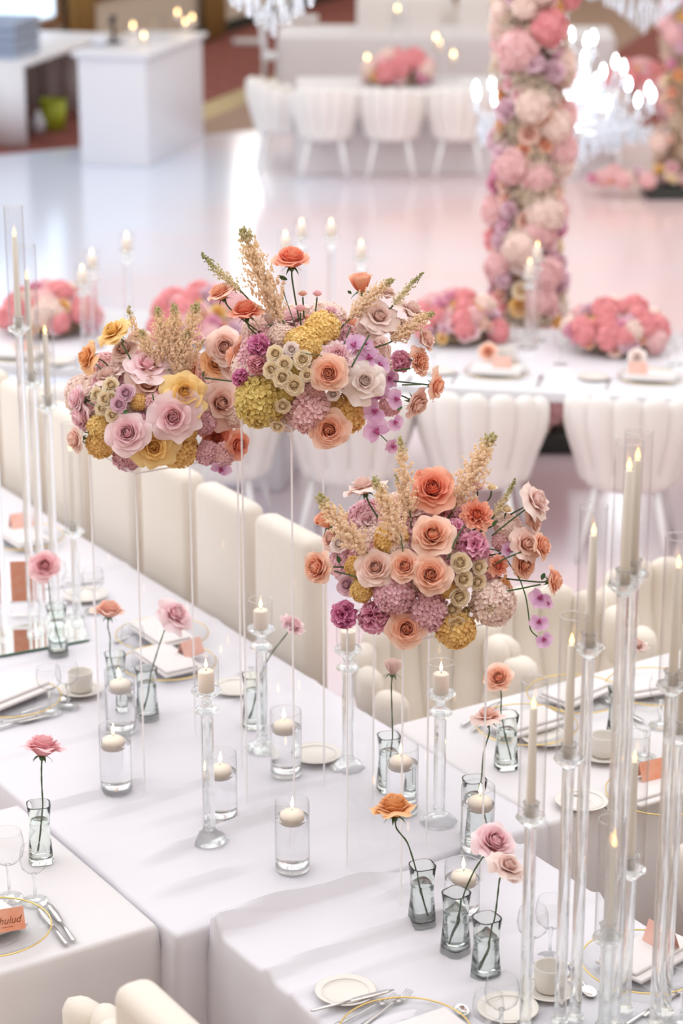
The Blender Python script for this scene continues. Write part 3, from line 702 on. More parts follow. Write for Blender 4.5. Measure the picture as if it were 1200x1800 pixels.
# ------------------------------------------------------------------ candles and glass
FLAME = MB().lathe([(0, 0), (0.55, 0.14), (0.85, 0.30), (0.80, 0.45), (0.5, 0.66), (0.22, 0.86), (0, 1.0)], 12, cap=False).mesh('flame')
WICK = MB().tube([(0, 0, 0), (0.0005, 0, .006), (0.001, 0, 0.012)], 0.0009, 5).mesh('wick')
def flame(parent, z, h=0.035, w_=0.0065, mat=M_FLAME, wick=True, lean=0.0):
    M = Matrix.Translation((0, 0, z)) @ Matrix.Rotation(lean, 4, 'Y')
    if wick: put('wick', WICK, M_WICK, parent, Matrix.Translation((0, 0, z - 0.002)))
    put('flame', FLAME, mat, parent, M @ Matrix.Translation((0, 0, 0.006)) @ Matrix.Diagonal((w_, w_, h, 1)))
FLOATER = MB().lathe([(0.0, -0.024), (0.022, -0.023), (0.031, -0.014), (0.034, 0.0), (0.0325, 0.006), (0.026, 0.011), (0.012, 0.015), (0.0, 0.0155)], 28).mesh('floating_candle')
CYLS = {}
def cyl_vase(px, py, h, label, clabel, water=0.72, r=0.047, z0=TZ):
    b = P(px, py, z0); key = (round(h, 3), water)
    if key not in CYLS:
        wl = h * water
        CYLS[key] = (MB().lathe([(r, 0.012), (r, h * .5), (r, h - 0.001), (r - 0.001, h), (r - 0.002, h - 0.001)], 40, cap=False).mesh('wall'),
                     MB().lathe([(r - 0.006, 0), (r - 0.0005, 0.003), (r, 0.012), (r - 0.003, 0.017), (0, 0.015)], 40).mesh('glass_base'),
                     MB().lathe([(0, 0.0155), (r - 0.0035, 0.0175), (r - 0.002, 0.03), (r - 0.002, wl - 0.003), (r - 0.0018, wl), (0, wl - 0.0006)], 40, cap=False).mesh('water'),
                     MB().tube([((r - .0008) * cos(2 * pi * i / 40), (r - .0008) * sin(2 * pi * i / 40), h) for i in range(41)], 0.0010, 6, cap=False).mesh('rim'))
    t = thing('candle_cylinder', label, 'vase', (b.x, b.y, z0 + 0.004)); m = CYLS[key]
    put('wall', m[0], M_THIN, t); put('glass_base', m[1], M_GLASS, t); put('water', m[2], M_WATER, t); put('rim', m[3], M_GLASS, t)
    c = thing('floating_candle', clabel, 'candle', (b.x + RC.uniform(-.006, .006), b.y, z0 + 0.004 + h * water + 0.004))
    put('wax', FLOATER, M_WAX, c); flame(c, 0.016, 0.036, 0.0058, lean=RC.uniform(-.12, .12))
for px, py, h, wt, wh in ((205, 1391, 0.205, .75, 'nearest the pink rose in the square vase'), (213, 1287, 0.205, .75, 'behind another cylinder below the peach rose'), (389, 1440, 0.205, .72, 'directly behind the crystal pillar holder'),
                      (514, 1529, 0.205, .77, 'standing alone in the middle of the near cloth'), (503, 1362, 0.205, .75, 'on the cloth below the tall acrylic pedestal'), (706, 1428, 0.205, .75, 'inside the view of the lowest acrylic pedestal'),
                      (838, 1502, 0.205, .75, 'at the table edge next to the glass tapers'), (811, 1610, 0.15, .72, 'short one behind the middle bud vase')):
    cyl_vase(px, py, h, 'clear water-filled cylinder vase ' + wh, 'ivory floating candle, lit, in the cylinder ' + wh, wt)

# pillar candlesticks of crystal
def faceted(prof, seg=10): return MB().lathe(prof, seg)
CUP = MB().lathe([(0.031, 0.0), (0.034, 0.02), (0.035, 0.05), (0.0355, 0.092)], 32, cap=False).mesh('cup_wall')
CUPRIM = MB().tube([(.0355 * cos(2 * pi * i / 32), .0355 * sin(2 * pi * i / 32), 0.092) for i in range(33)], 0.0009, 5, cap=False).mesh('cup_rim')
DISH = faceted([(0, -0.021), (0.012, -0.02), (0.03, -0.008), (0.043, 0.003), (0.042, 0.008), (0.033, 0.003), (0.0, 0.001)], 16).mesh('dish', False)
KNOP = faceted([(0.0, 0.0), (0.012, 0.001), (0.016, 0.008), (0.010, 0.014), (0.0, 0.016)], 12).mesh('knop', False)
COLLAR = faceted([(0, -0.008), (0.018, -0.007), (0.036, 0.0), (0.034, 0.005), (0.018, 0.018), (0.010, 0.026), (0, 0.027)], 12).mesh('collar', False)
FOOT = MB().lathe([(0, 0), (0.046, 0), (0.053, 0.006), (0.045, 0.015), (0.032, 0.022), (0.025, 0.030), (0.0175, 0.042), (0, 0.043)], 16, wob=lambda a, z: 1 + .05 * cos(8 * a) * (1 if .002 < z < .035 else 0)).mesh('foot', False)
PILLAR = MB().lathe([(0, 0), (0.0215, 0), (0.0225, 0.002), (0.0225, 0.058), (0.020, 0.0605), (0.004, 0.0595), (0, 0.0595)], 28).mesh('pillar_candle')
def pillar_holder(b, dish_z, label, clabel):
    hgt = dish_z - b[2]; t = thing('crystal_candlestick', label, 'candlestick', (b[0], b[1], b[2] + 0.002))
    put('foot', FOOT, M_GLASS, t)
    r0 = 0.0175; top = hgt - 0.062
    put('column', MB().lathe([(0.012, 0.036), (r0, 0.045), (r0, top - 0.01), (0.014, top)], 10).mesh('column', False), M_GLASS, t)
    put('collar', COLLAR, M_GLASS, t, loc=(0, 0, top + 0.006)); put('knop', KNOP, M_GLASS, t, loc=(0, 0, hgt - 0.034))
    put('dish', DISH, M_GLASS, t, loc=(0, 0, hgt)); put('cup_wall', CUP, M_THIN, t, loc=(0, 0, hgt + 0.006)); put('cup_rim', CUPRIM, M_GLASS, t, loc=(0, 0, hgt + 0.006))
    c = thing('pillar_candle', clabel, 'candle', (b[0], b[1], b[2] + hgt + 0.006)); put('wax', PILLAR, M_WAX, c); flame(c, 0.061, 0.03, 0.0052)
for px, py, dy, wh in ((368, 1480, 1218, 'in front of the high-backed chairs, all of it in view'), (461, 1318, 1108, 'between the two acrylic pedestals'), (771, 1447, 1222, 'behind the orange rose'), (611, 1352, 1145, 'with its top hidden by the magenta peonies')):
    b = P(px, py); pillar_holder(b, zat(b, dy), 'crystal pillar candlestick ' + wh, 'lit ivory pillar candle on the candlestick ' + wh.replace(', all of it in view', ''))
for px, py, dy, wh in ((228, 602, 442, 'tallest of the three over the blush bouquet'), (167, 612, 472, 'middle height of the three over the blush bouquet'), (150, 632, 500, 'lowest of the three over the blush bouquet'),
                       (503, 612, 440, 'first of four over the orchid bouquet'), (531, 600, 418, 'second of four over the orchid bouquet'), (582, 600, 418, 'third of four over the orchid bouquet'), (634, 612, 456, 'last of four over the orchid bouquet'),
                       (940, 600, 458, 'taller of two before the flower column'), (927, 612, 488, 'lower of two before the flower column')):
    b = P(px, py); pillar_holder(b, zat(b, dy), 'crystal candlestick on the head table, ' + wh, 'lit ivory candle on the head table, ' + wh)

# tall hurricane candlesticks: solid glass rod, dish, tube, taper with a warm flame bulb
TDISH = faceted([(0, -0.022), (0.012, -0.021), (0.030, -0.006), (0.037, 0.002), (0.035, 0.007), (0.028, 0.004), (0, 0.003)], 12).mesh('dish', False)
SOCKET = MB().lathe([(0.013, 0), (0.019, 0.002), (0.0175, 0.03), (0.021, 0.036), (0.0165, 0.037), (0.0135, 0.033), (0.012, 0.004)], 14, cap=False).mesh('socket')
TFOOT = MB().lathe([(0, 0), (0.0195, 0), (0.021, 0.002), (0.021, 0.010), (0.0195, 0.0118), (0, 0.012)], 24).mesh('foot')
def hurricane(b, dish_z, tube_h, label, clabel, r=0.031, taper_h=0.24):
    hgt = dish_z - b[2]; t = thing('tall_glass_candlestick', label, 'candlestick', tuple(b))
    put('foot', TFOOT, M_GLASS, t)
    put('rod', MB().lathe([(0, 0.012), (0.0143, 0.013), (0.0145, 0.0135), (0.0145, 0.016), (0.0145, hgt * .5), (0.0145, hgt - 0.025), (0.0145, hgt - .0225), (0.0143, hgt - 0.022), (0, hgt - 0.021)], 20).mesh('rod'), M_GLASS, t)
    put('dish', TDISH, M_GLASS, t, loc=(0, 0, hgt)); put('socket', SOCKET, M_GLASS, t, loc=(0, 0, hgt + 0.004))
    put('tube', MB().lathe([(r, 0), (r, tube_h)], 32, cap=False).mesh('tube'), M_TUBE, t, loc=(0, 0, hgt + 0.006))
    put('tube_rim', MB().tube([(r * cos(2 * pi * i / 32), r * sin(2 * pi * i / 32), tube_h) for i in range(33)], 0.0011, 5, cap=False).mesh('tube_rim'), M_GLASS, t, loc=(0, 0, hgt + 0.006))
    c = thing('taper_candle', clabel, 'candle', (b[0] + RC.uniform(-.003, .003), b[1], b[2] + hgt + 0.006), RC.uniform(0, 6))
    put('wax', MB().lathe([(0, 0), (0.0115, 0), (0.0115, 0.02), (0.0088, taper_h), (0.004, taper_h + .002), (0, taper_h + .002)], 18).mesh('taper'), M_TAPER, c)
    put('flame', FLAME, M_LED, c, Matrix.Translation((0, 0, taper_h)) @ Matrix.Diagonal((0.0068, 0.0068, 0.031, 1)))
def tray(name, corners, z, label, fm=None, em=None):
    t = thing(name, label, 'tray', (0, 0, z)); q = len(corners)
    mb = MB(); mb.add([(x, y, 0.006) for x, y in corners], [tuple(range(q))]); put('top_face', mb.mesh('top_face', False), fm or M_MIRROR, t)
    mb = MB(); mb.add([(x, y, 0.0005) for x, y in corners] + [(x, y, 0.0058) for x, y in corners], [(i, (i + 1) % q, (i + 1) % q + q, i + q) for i in range(q)]); put('glass_edge', mb.mesh('glass_edge', False), em or M_MIRREDGE, t)
TRZ = TZ + 0.0085
tb = P(1096, 1790)
hl = [((1062, 1832), 1030, 757 + 18, 'tallest one, standing in front of the matching tall one'), ((1078, 1812), 1012, 757, 'tall one doubled behind another tube of the same height'), ((1010, 1800), 1140, 890, 'third highest, beside the paler orchid spray'),
      ((983, 1806), 1335, 1082, 'mid-height one with its tube over the ring of white cups'), ((922, 1815), 1438, 1195, 'one beside the pink and blush bud vases'), ((1150, 1812), 1207, 943, 'thick pair at the edge, front tube'),
      ((1168, 1790), 1292, 1050, 'thick pair at the edge, rear tube'), ((1097, 1785), 1530, 1290, 'low one with the short glowing candle'), ((1060, 1815), 1650, 1440, 'lowest one, flame hidden among the rods')]
cc = [P(x, y) for (x, y), *_ in hl]; mc = sum(cc, Vector((0, 0, 0))) / len(cc)
k1, k2 = 0.17, 0.20
tray('glass_tray', [tuple((mc + A2 * (i * k1) + D2 * (j * k2)).xy) for i, j in ((-1.15, -1), (-1.15, 1), (.75, 1), (.75, -1))], TZ + 0.007, 'clear rectangular glass base under the cluster of tall glass candlesticks', M_PLATEGLASS, M_EDGE)
for ((px, py), dy, ty, wh), b in zip(hl, cc):
    b = Vector((b.x, b.y, TZ + 0.0145)); dz = zat(b, dy); tz = zat(b, ty)
    hurricane(b, dz, tz - dz - 0.006, 'tall glass tube candlestick, ' + wh, 'ivory taper candle, ' + wh, taper_h=(tz - dz) * 0.78)
hl2 = [((58, 1120), 578, 362, 'front tube with the highest rim'), ((8, 1132), 565, 345, 'cropped tube at the picture edge'), ((76, 1112), 672, 430, 'slim one seen through the highest tube'), ((100, 1108), 715, 545, 'one with the low clear rim before the coral dome'), ((137, 1100), 935, 745, 'lowest one, nearest the blush bouquet')]
m1, m2, m3, m4 = P(-120, 1178), P(157, 1128), P(140, 1085), P(-120, 1128)
tray('mirror_tray', [tuple(x.xy) for x in (m1, m2, m3, m4)], TZ + 0.004, 'green-edged mirror base under the orange table sign')
for (px, py), dy, ty, wh in hl2:
    b = P(px, py); b = Vector((b.x, b.y, TZ + 0.011)); dz = zat(b, dy); tz = zat(b, ty)
    hurricane(b, dz, tz - dz - 0.006, 'far cluster glass tube candlestick, ' + wh, 'far cluster ivory taper candle, ' + wh, taper_h=(tz - dz) * 0.74)

# orange table sign in a glass block
b = P(44, 1085); t = thing('table_sign', 'orange and peach watercolour table sign upright in clear acrylic on the mirror', 'sign', (b.x, b.y, TZ + 0.011), 0.1)
put('card', MB().box((0, 0, 0.125), (0.088, 0.002, 0.15)).mesh('card', False), M_CARD, t)
put('holder', rounded_box('holder', (0.10, 0.04, 0.048), 0.003), M_GLASS, t, loc=(0, 0, 0.0242))

# ------------------------------------------------------------------ bud vases with single roses
def sq(hw, z, rr=0.25, rot=0.0):
    l = []
    for a in range(4):
        for q in (-1, 0, 1):
            an = pi / 4 + a * pi / 2 + q * 0.33; k = 1.16 if q == 0 else 1.10
            l.append((hw * k * 1.2 * cos(an), hw * k * 1.2 * sin(an), z))
    return l
def make_vase(h):
    prof = [(0.0285, 0), (0.0285, 0.004), (0.0275, 0.03), (0.0240, h * .45), (0.0232, h * .6), (0.0240, h * .8), (0.0275, h - 0.002), (0.0275, h)]
    outer = [sq(a, z) for a, z in prof]; inner = [sq(max(0.006, a - 0.0026), z) for a, z in reversed(prof) if z > 0.02 and z < h] + [sq(0.018, 0.016)]
    L = outer + [sq(0.0255, h)] + inner
    g = MB().loops(L).mesh('vase_glass')
    ws = [(0.0235, 0.0165), (0.0244, 0.03), (0.0215, h * .45), (0.0207, h * .6), (0.0210, h * .70)]
    wt = MB().loops([sq(a, z) for a, z in ws]).mesh('water'); return g, wt
VH = 0.172; VASE = make_vase(VH)
def toward(px, py, f):           # direction in the world from (to the image's right, up, to the camera)
    d = raydir(px, py).normalized(); rt = Vector((1, 0, 0)); up = rt.cross(d).normalized()
    return (rt * f[0] + up * f[1] - d * f[2]).normalized()
def bud_vase(px, py, rz, hx, hy, dpx, kind, col, face, vlabel, rlabel, sc=1.0, z0=TZ + 0.004):
    b = P(px, py, z0); t = thing('bud_vase', vlabel, 'vase', (b.x, b.y, z0), rz)
    put('glass_body', VASE[0], M_VASE, t, Matrix.Diagonal((sc, sc, sc, 1))); put('water', VASE[1], M_WATER, t, Matrix.Diagonal((sc, sc, sc, 1)))
    hd = PY(hx, hy, b.y - 0.01); R_ = dpx / 2 * depth(hd) / F; d = toward(hx, hy, face); base = hd - d * (R_ * 0.45)
    r = thing('rose', rlabel, 'flower', (b.x, b.y, z0)); L0 = Vector((b.x, b.y, z0)); lp = base - L0
    bloom(r, kind, col, lp, d, R_, sepal=True, name='rose_head')
    lat = Vector((lp.x, lp.y, 0)); lat = lat.normalized() if lat.length > 1e-4 else Vector((1, 0, 0))
    mouth = lat * min(0.022 * sc, lat.length and 0.02) + Vector((0, 0, VH * sc)); foot = -lat * 0.012 + Vector((0, 0, 0.022))
    pts = [foot, foot.lerp(mouth, 0.5), mouth, mouth.lerp(lp, 0.45) + Vector((0, 0, 0.006)) + lat * -0.004, lp - d * 0.03, lp]
    pp = []
    for i in range(len(pts) - 1):
        for q in range(4): pp.append(pts[i].lerp(pts[i + 1], q / 4))
    pp.append(pts[-1]); pp = [pp[0]] + [(pp[i - 1] + pp[i] * 2 + pp[i + 1]) / 4 for i in range(1, len(pp) - 1)] + [pp[-1]]
    put('stem', MB().tube(pp, [0.0022 + 0.0004 * sin(i * 2.1) for i in range(len(pp))], 7).mesh('stem'), M_STEM, r)
BV = [
 (72, 1512, .2, 75, 1314, 74, 'open', 'rosepink', (0.05, 1, .12), 'slim square glass bud vase beside the wine glasses', 'pink rose held upright above the crossed knives, seen from the side'),
 (259, 1262, .5, 309, 1080, 66, 'reflex', 'pink', (0.45, .5, .5), 'flared glass bud vase by the acrylic pedestal edge', 'blush pink rose leaning away from its vase toward the chairs'),
 (102, 1150, .3, 78, 994, 56, 'open', 'rosepink', (-.1, .25, 1), 'glass bud vase at the corner of the mirror base', 'pink rose with a swirled face before the orange sign'),
 (205, 1236, .3, 192, 1073, 58, 'open', 'peach', (0.1, 1, .25), 'glass bud vase mostly hidden by a floating candle', 'soft peach rose seen through the acrylic pedestal'),
 (741, 1624, .35, 692, 1420, 78, 'open', 'orange', (-0.1, 1, .3), 'square glass bud vase first in the row of three', 'orange-peach rose with pointed petals bent above the first vase'),
 (800, 1674, .75, 868, 1480, 76, 'open', 'pink', (.35, .45, .8), 'square glass bud vase in the middle of the row of three', 'pink rose leaning from the middle vase'),
 (853, 1720, .55, 893, 1522, 62, 'reflex', 'dusty', (.35, .5, .5), 'square glass bud vase closest to the wine glass, last of three', 'creamy dusty rose tucked under the pink one'),
 (683, 1386, .3, 690, 1178, 38, 'bud', 'dusty', (0.1, 1, .2), 'glass bud vase behind the candle inside the pedestal view', 'small pale dusty rose standing straight below the lowest bouquet'),
 (889, 1347, .3, 876, 1192, 54, 'open', 'peach', (-.1, .4, .8), 'low glass bud vase on the side table by the pedestal corner', 'peach rose with an orange fold just past the pedestal corner'),
 (832, 1466, .3, 857, 1258, 58, 'reflex', 'blush', (-.1, 1, .3), 'glass bud vase standing behind the edge cylinder candle', 'pale blush rose seen from the side below the peach one'),
 (446, 1275, .4, 515, 1097, 48, 'ruffle', 'pink', (.4, .6, .4), 'glass bud vase behind the crystal candlestick', 'pale pink rose against the cream chair backs'),
 (1085, 1300, .3, 1118, 1132, 44, 'ruffle', 'dusty', (.2, .8, .4), 'glass bud vase on the side table hidden by the rods', 'dusty pale rose between the tall tubes'),
]
for v in BV: bud_vase(*v)

# ------------------------------------------------------------------ place settings
def ring(r, z, rad, seg=48): return MB().tube([(r * cos(2 * pi * i / seg), r * sin(2 * pi * i / seg), z) for i in range(seg + 1)], rad, 6, cap=False)
CHG = (MB().lathe([(0, 0.004), (0.10, 0.004), (0.115, 0.007), (0.158, 0.016), (0.160, 0.018)], 48, cap=False).mesh('glass_plate'), ring(0.160, 0.018, 0.0022).mesh('gold_edge'), MB().lathe([(0.075, 0.0), (0.08, 0.0), (0.08, 0.005), (0.075, 0.005)], 32, cap=False).mesh('foot_ring'))
def charger(p, label, group=None):
    t = thing('charger_plate', label, 'plate', tuple(p), 0, group)
    put('glass_plate', CHG[0], M_PLATEGLASS, t); put('gold_edge', CHG[1], M_GOLD, t); put('foot_ring', CHG[2], M_PLATEGLASS, t); return t
PLATE = MB().lathe([(0, 0.0), (0.045, 0.0), (0.05, 0.003), (0.079, 0.012), (0.080, 0.0135), (0.078, 0.0145), (0.058, 0.0075), (0.050, 0.0055), (0.0, 0.005)], 48).mesh('plate_body')
PRING = ring(0.062, 0.0098, 0.0008).mesh('raised_ring')
def bread_plate(p, label, group=None, sc=1.0):
    t = thing('bread_plate', label, 'plate', tuple(p), 0, group); M = Matrix.Diagonal((sc, sc, 1, 1)); put('plate_body', PLATE, M_CHINA, t, M); put('raised_ring', PRING, M_CHINA, t, M); return t
CUPB = MB().lathe([(0, 0.002), (0.034, 0.002), (0.038, 0.006), (0.0395, 0.03), (0.0405, 0.066), (0.039, 0.067), (0.037, 0.062), (0.035, 0.01), (0, 0.008)], 36).mesh('cup_body')
CUPH = MB().tube([(0.038, 0, 0.055), (0.058, 0, 0.056), (0.064, 0, 0.04), (0.055, 0, 0.024), (0.038, 0, 0.02)], 0.004, 8).mesh('handle')
def cup(p, rz, label, slabel):
    bread_plate(p, slabel, None, 0.92); t = thing('tea_cup', label, 'cup', (p[0], p[1], p[2] + 0.006), rz); put('cup_body', CUPB, M_CHINA, t); put('handle', CUPH, M_CHINA, t)
WG = {}
def wine(p, label, h=0.19, r=0.040, group=None):
    k = (h, r)
    if k not in WG:
        hb = h * 0.50
        WG[k] = (MB().lathe([(0.004, h - hb), (r * .55, h - hb + 0.010), (r * .88, h - hb * .72), (r, h - hb * .45), (r * .93, h - hb * .15), (r * .84, h)], 36, cap=False).mesh('bowl'),
                 ring(r * .84, h, 0.0008, 36).mesh('rim'),
                 MB().lathe([(0, 0), (0.036, 0), (0.036, 0.002), (0.012, 0.006), (0.0045, 0.014), (0.0036, h * .3), (0.006, h - hb - 0.004), (0.008, h - hb + 0.003), (0, h - hb + 0.004)], 24).mesh('stem'))
    t = thing('wine_glass', label, 'glass', tuple(p), 0, group); a, b, c = WG[k]
    put('bowl', a, M_WINE, t); put('rim', b, M_GLASS, t); put('stem', c, M_GLASS, t); return t
def flat(pts, wd, z, th):        # thin cutlery blank along +Y with given half widths
    v, f = [], []; n = len(pts)
    for y, w_, dz in [(a, b, c) for (a, c), b in zip(pts, wd)]:
        v += [(-w_, y, z + dz), (0, y, z + dz + th), (w_, y, z + dz), (0, y, z + dz - th * .6)]
    for j in range(n - 1):
        for q in range(4): k = (q + 1) % 4; f.append((j * 4 + q, j * 4 + k, (j + 1) * 4 + k, (j + 1) * 4 + q))
    f.append((3, 2, 1, 0)); f.append(tuple((n - 1) * 4 + q for q in range(4))); return MB().add(v, f)
KH = flat([(-0.115, 0), (-0.11, 0), (-0.05, 0), (-0.01, 0)], [.006, .0078, .0062, .0045], .004, .0035).mesh('handle')
KB = flat([(-0.01, 0), (0.0, 0), (0.05, 0), (0.09, 0), (0.112, 0)], [.004, .0085, .0105, .0085, .001], .004, .0012).mesh('blade')
FH = flat([(-0.10, 0), (-0.095, 0), (-0.03, .001), (0.02, .005), (0.04, .004)], [.006, .0078, .0042, .003, .006], .003, .0022).mesh('handle')
fm = MB(); fm.add(*(lambda b: (b.v, b.f))(flat([(0.036, .004), (0.05, .001), (0.06, .001)], [.006, .0115, .0118], .003, .0015)))
for i in range(4): fm.add(*(lambda b: ([(x + (i - 1.5) * .0064, y, z) for x, y, z in b.v], b.f))(flat([(0.058, .001), (0.08, .003), (0.10, .008)], [.0021, .0018, .0008], .003, .0012)))
FT = fm.mesh('tines')
SB = MB().lathe([(0, 0), (0.011, 0.001), (0.0165, 0.004), (0.018, 0.008), (0.0168, 0.0085), (0.010, 0.004), (0, 0.003)], 20).mesh('spoon_bowl')
def cutlery(kind, p, d, label, group=None):
    t = thing({'knife': 'table_knife', 'fork': 'dinner_fork', 'spoon': 'dessert_spoon'}[kind], label, kind, tuple(p), math.atan2(d[1], d[0]) - pi / 2, group)
    if kind == 'knife': put('handle', KH, M_SILVER, t); put('blade', KB, M_SILVER, t)
    if kind == 'fork': put('handle', FH, M_SILVER, t); put('tines', FT, M_SILVER, t)
    if kind == 'spoon': put('handle', FH, M_SILVER, t); put('spoon_bowl', SB, M_SILVER, t, Matrix.Translation((0, 0.062, 0.002)) @ Matrix.Diagonal((1, 1.55, 1, 1)))
    return t
def cut2(kind, a, b, z, label, group=None):     # from handle end pixel a to tip pixel b
    A, B = P(a[0], a[1], z), P(b[0], b[1], z); m = (A + B) / 2; return cutlery(kind, (m.x, m.y, z), B - A, label, group)
NAP = [rounded_box('napkin_fold', (0.20, 0.20, 0.011), 0.0045), rounded_box('napkin_fold', (0.196, 0.10, 0.010), 0.0045)]
def napkin(p, rz, label, sc=1.0, group=None):
    t = thing('folded_napkin', label, 'napkin', (p[0], p[1], p[2]), rz, group)
    put('lower_fold', NAP[0], M_NAPKIN, t, Matrix.Translation((0, 0, .006)) @ Matrix.Diagonal((sc, sc * .62, 1, 1))); put('upper_fold', NAP[1], M_NAPKIN, t, Matrix.Translation((.004, .008, .0165)) @ Matrix.Diagonal((sc, sc, 1, 1))); return t
def card(p, rz, label, mat=M_CARD, text=None, wd=0.09, tent=True, group=None):
    t = thing('place_card', label, 'card', tuple(p), rz, group); hh = 0.055; sl = 0.022
    fa = [(-wd / 2, -sl, 0), (wd / 2, -sl, 0), (wd / 2, 0, hh), (-wd / 2, 0, hh)]; ba = [(-wd / 2, sl, 0), (wd / 2, sl, 0), (wd / 2, 0, hh), (-wd / 2, 0, hh)]
    put('front_leaf', MB().add(fa, [(0, 1, 2, 3)]).mesh('front_leaf', False), mat, t); put('back_leaf', MB().add(ba, [(1, 0, 3, 2)]).mesh('back_leaf', False), mat, t)
    if text:
        c = bpy.data.curves.new('lettering', 'FONT'); c.body = text; c.size = 0.026; c.align_x = 'CENTER'; c.shear = 0.35; c.extrude = 0.0001; c.materials.append(M_INK)
        tmp = bpy.data.objects.new('lettering_curve', c); COL.objects.link(tmp); me = bpy.data.meshes.new_from_object(tmp.evaluated_get(bpy.context.evaluated_depsgraph_get())); bpy.data.objects.remove(tmp); o = bpy.data.objects.new('lettering', me); COL.objects.link(o); o.parent = t; o.location = (0.004, -sl * 0.66 - 0.0006, hh * .34); o.rotation_euler = (math.atan2(hh, sl), 0, 0)
        put('underline', MB().box((0.006, -sl * .8 - .0004, hh * .2), (.03, .0004, .0012)).mesh('underline', False), M_INK, t)
    return t
Z1 = TZ + 0.0075
# short side table with the name card
p = P(-18, 1640, Z1); charger(p, 'gold-rimmed glass charger under the orange name card')
q = P(-42, 1640, Z1); napkin((q.x, q.y, Z1 + .012), math.atan2(D2.y, D2.x) + .1, 'folded ivory napkin on the charger under the orange name card', 1.15)
q = P(8, 1652, Z1); card((q.x, q.y, Z1 + 0.034), 0.35, 'peach name card with brown script standing on the folded napkin', M_CARD, 'Khulud', 0.105)
cut2('knife', (112, 1655), (70, 1600), Z1, 'silver table knife tucked beside the gold-rimmed charger, inner of two'); cut2('knife', (126, 1650), (86, 1592), Z1, 'silver table knife lying outermost beside the name card charger')
b = P(17, 1578, Z1); wine(b, 'large wine glass in front of the square bud vase, cropped by the frame edge', 0.195, 0.046); b = P(62, 1584, Z1); wine(b, 'smaller wine glass standing against the square bud vase', 0.16, 0.037)
# end table, lower edge of the picture
p = P(607, 1748, Z1 + .002); bread_plate(p, 'ivory bread plate alone on the end table cloth', None, 0.95); cut2('knife', (566, 1774), (676, 1746), Z1 + .014, 'butter knife resting across the lone bread plate')
cut2('fork', (598, 1800), (690, 1757), Z1 + .004, 'silver fork under the gold charger rim, lower of the pair'); cut2('fork', (632, 1808), (723, 1745), Z1 + .004, 'silver fork reaching past the gold charger rim, upper of the pair')
p = P(712, 1826, Z1); charger(p, 'gold-rimmed glass charger cropped at the bottom of the end table'); q = P(740, 1835, Z1); napkin((q.x, q.y, Z1 + .014), math.atan2(D2.y, D2.x), 'folded ivory napkin on the cropped gold charger', 1.1)
cut2('spoon', (842, 1838), (806, 1770), Z1, 'silver spoon beside the cropped gold charger')
b = P(880, 1830, Z1); wine(b, 'wine glass overlapping the third bud vase', 0.17, 0.042); b = P(856, 1846, Z1); wine(b, 'wine glass over the saucer, slightly lower than its twin', 0.15, 0.038)
p = P(892, 1778, Z1); bread_plate(p, 'ivory saucer seen through the two wine glasses', None, .95)
cup(P(966, 1742, Z1), 0.4, 'straight-sided ivory tea cup on its saucer between the glass rods', 'ivory saucer under the straight-sided tea cup')
b = P(966, 1685, Z1); wine(b, 'wine glass behind the tea cup, taller of two', 0.17, 0.041); b = P(934, 1700, Z1); wine(b, 'wine glass crossing a glass rod behind the tea cup', 0.165, 0.040)
p = P(1132, 1700, Z1); charger(p, 'gold-rimmed glass charger behind the glass rods with a pink card')
q = P(1138, 1692, Z1); napkin((q.x, q.y, Z1 + .014), math.atan2(D2.y, D2.x) + .2, 'folded ivory napkin behind the rods, holding the pink card', 1.2); q = P(1160, 1682, Z1); card((q.x, q.y, Z1 + 0.036), -0.9, 'pale pink name card standing on the napkin behind the rods', M_CARDPINK)
cut2('spoon', (1002, 1700), (1038, 1752), Z1, 'silver spoon between the glass rods and the charger'); cut2('fork', (1150, 1775), (1195, 1745), Z1, 'silver fork beyond the thick glass pair'); cut2('knife', (1120, 1790), (1180, 1752), Z1, 'silver knife beyond the thick glass pair')
b = P(1196, 1800, Z1); wine(b, 'wine glass cropped at the picture edge beside the charger', 0.17, 0.042)
# cup side table
cup(P(1060, 1330, Z1), 2.5, 'ivory tea cup on the side table behind the tallest rods', 'ivory saucer under the tea cup behind the tallest rods')
for px, py, lab in ((1022, 1412, 'ivory bread plate before the rods on the side table edge'), (960, 1300, 'ivory bread plate beside the mid-height tube')): bread_plate(P(px, py, Z1), lab)
p = P(1160, 1400, Z1); charger(p, 'glass charger with an orange card on the side table'); q = P(1150, 1398, Z1); napkin((q.x, q.y, Z1 + .014), math.atan2(D2.y, D2.x), 'ivory napkin under the orange card on the side table', 1.15)
q = P(1142, 1385, Z1); card((q.x, q.y, Z1 + .036), .5, 'orange painted name card behind the low glowing taper', M_CARD)
p = P(1012, 1228, Z1); charger(p, 'glass charger below a pleated napkin on the side table'); napkin((p.x, p.y, Z1 + .014), math.atan2(D2.y, D2.x) + .2, 'white napkin on a charger between the third tube and the rods', 1.1)
p = P(1150, 1215, Z1); charger(p, 'glass charger behind the thick glass pair'); napkin((p.x, p.y, Z1 + .014), math.atan2(D2.y, D2.x) - .2, 'white napkin on the charger behind the thick glass pair', 1.1)
p = P(925, 1282, Z1); charger(p, 'glass charger behind the peach rose stem'); napkin((p.x, p.y, Z1 + .014), math.atan2(D2.y, D2.x), 'white napkin on the charger behind the peach rose stem', 1.1)
for px, py, lab in ((1186, 1325, 'round-bowled wine glass above the orange card'), (1132, 1330, 'wine glass behind the tall doubled tubes'), (1000, 1330, 'wine glass by the mid-height tube'), (1160, 1275, 'wine glass behind the edge tube')): wine(P(px, py, Z1), lab, 0.165, 0.041)
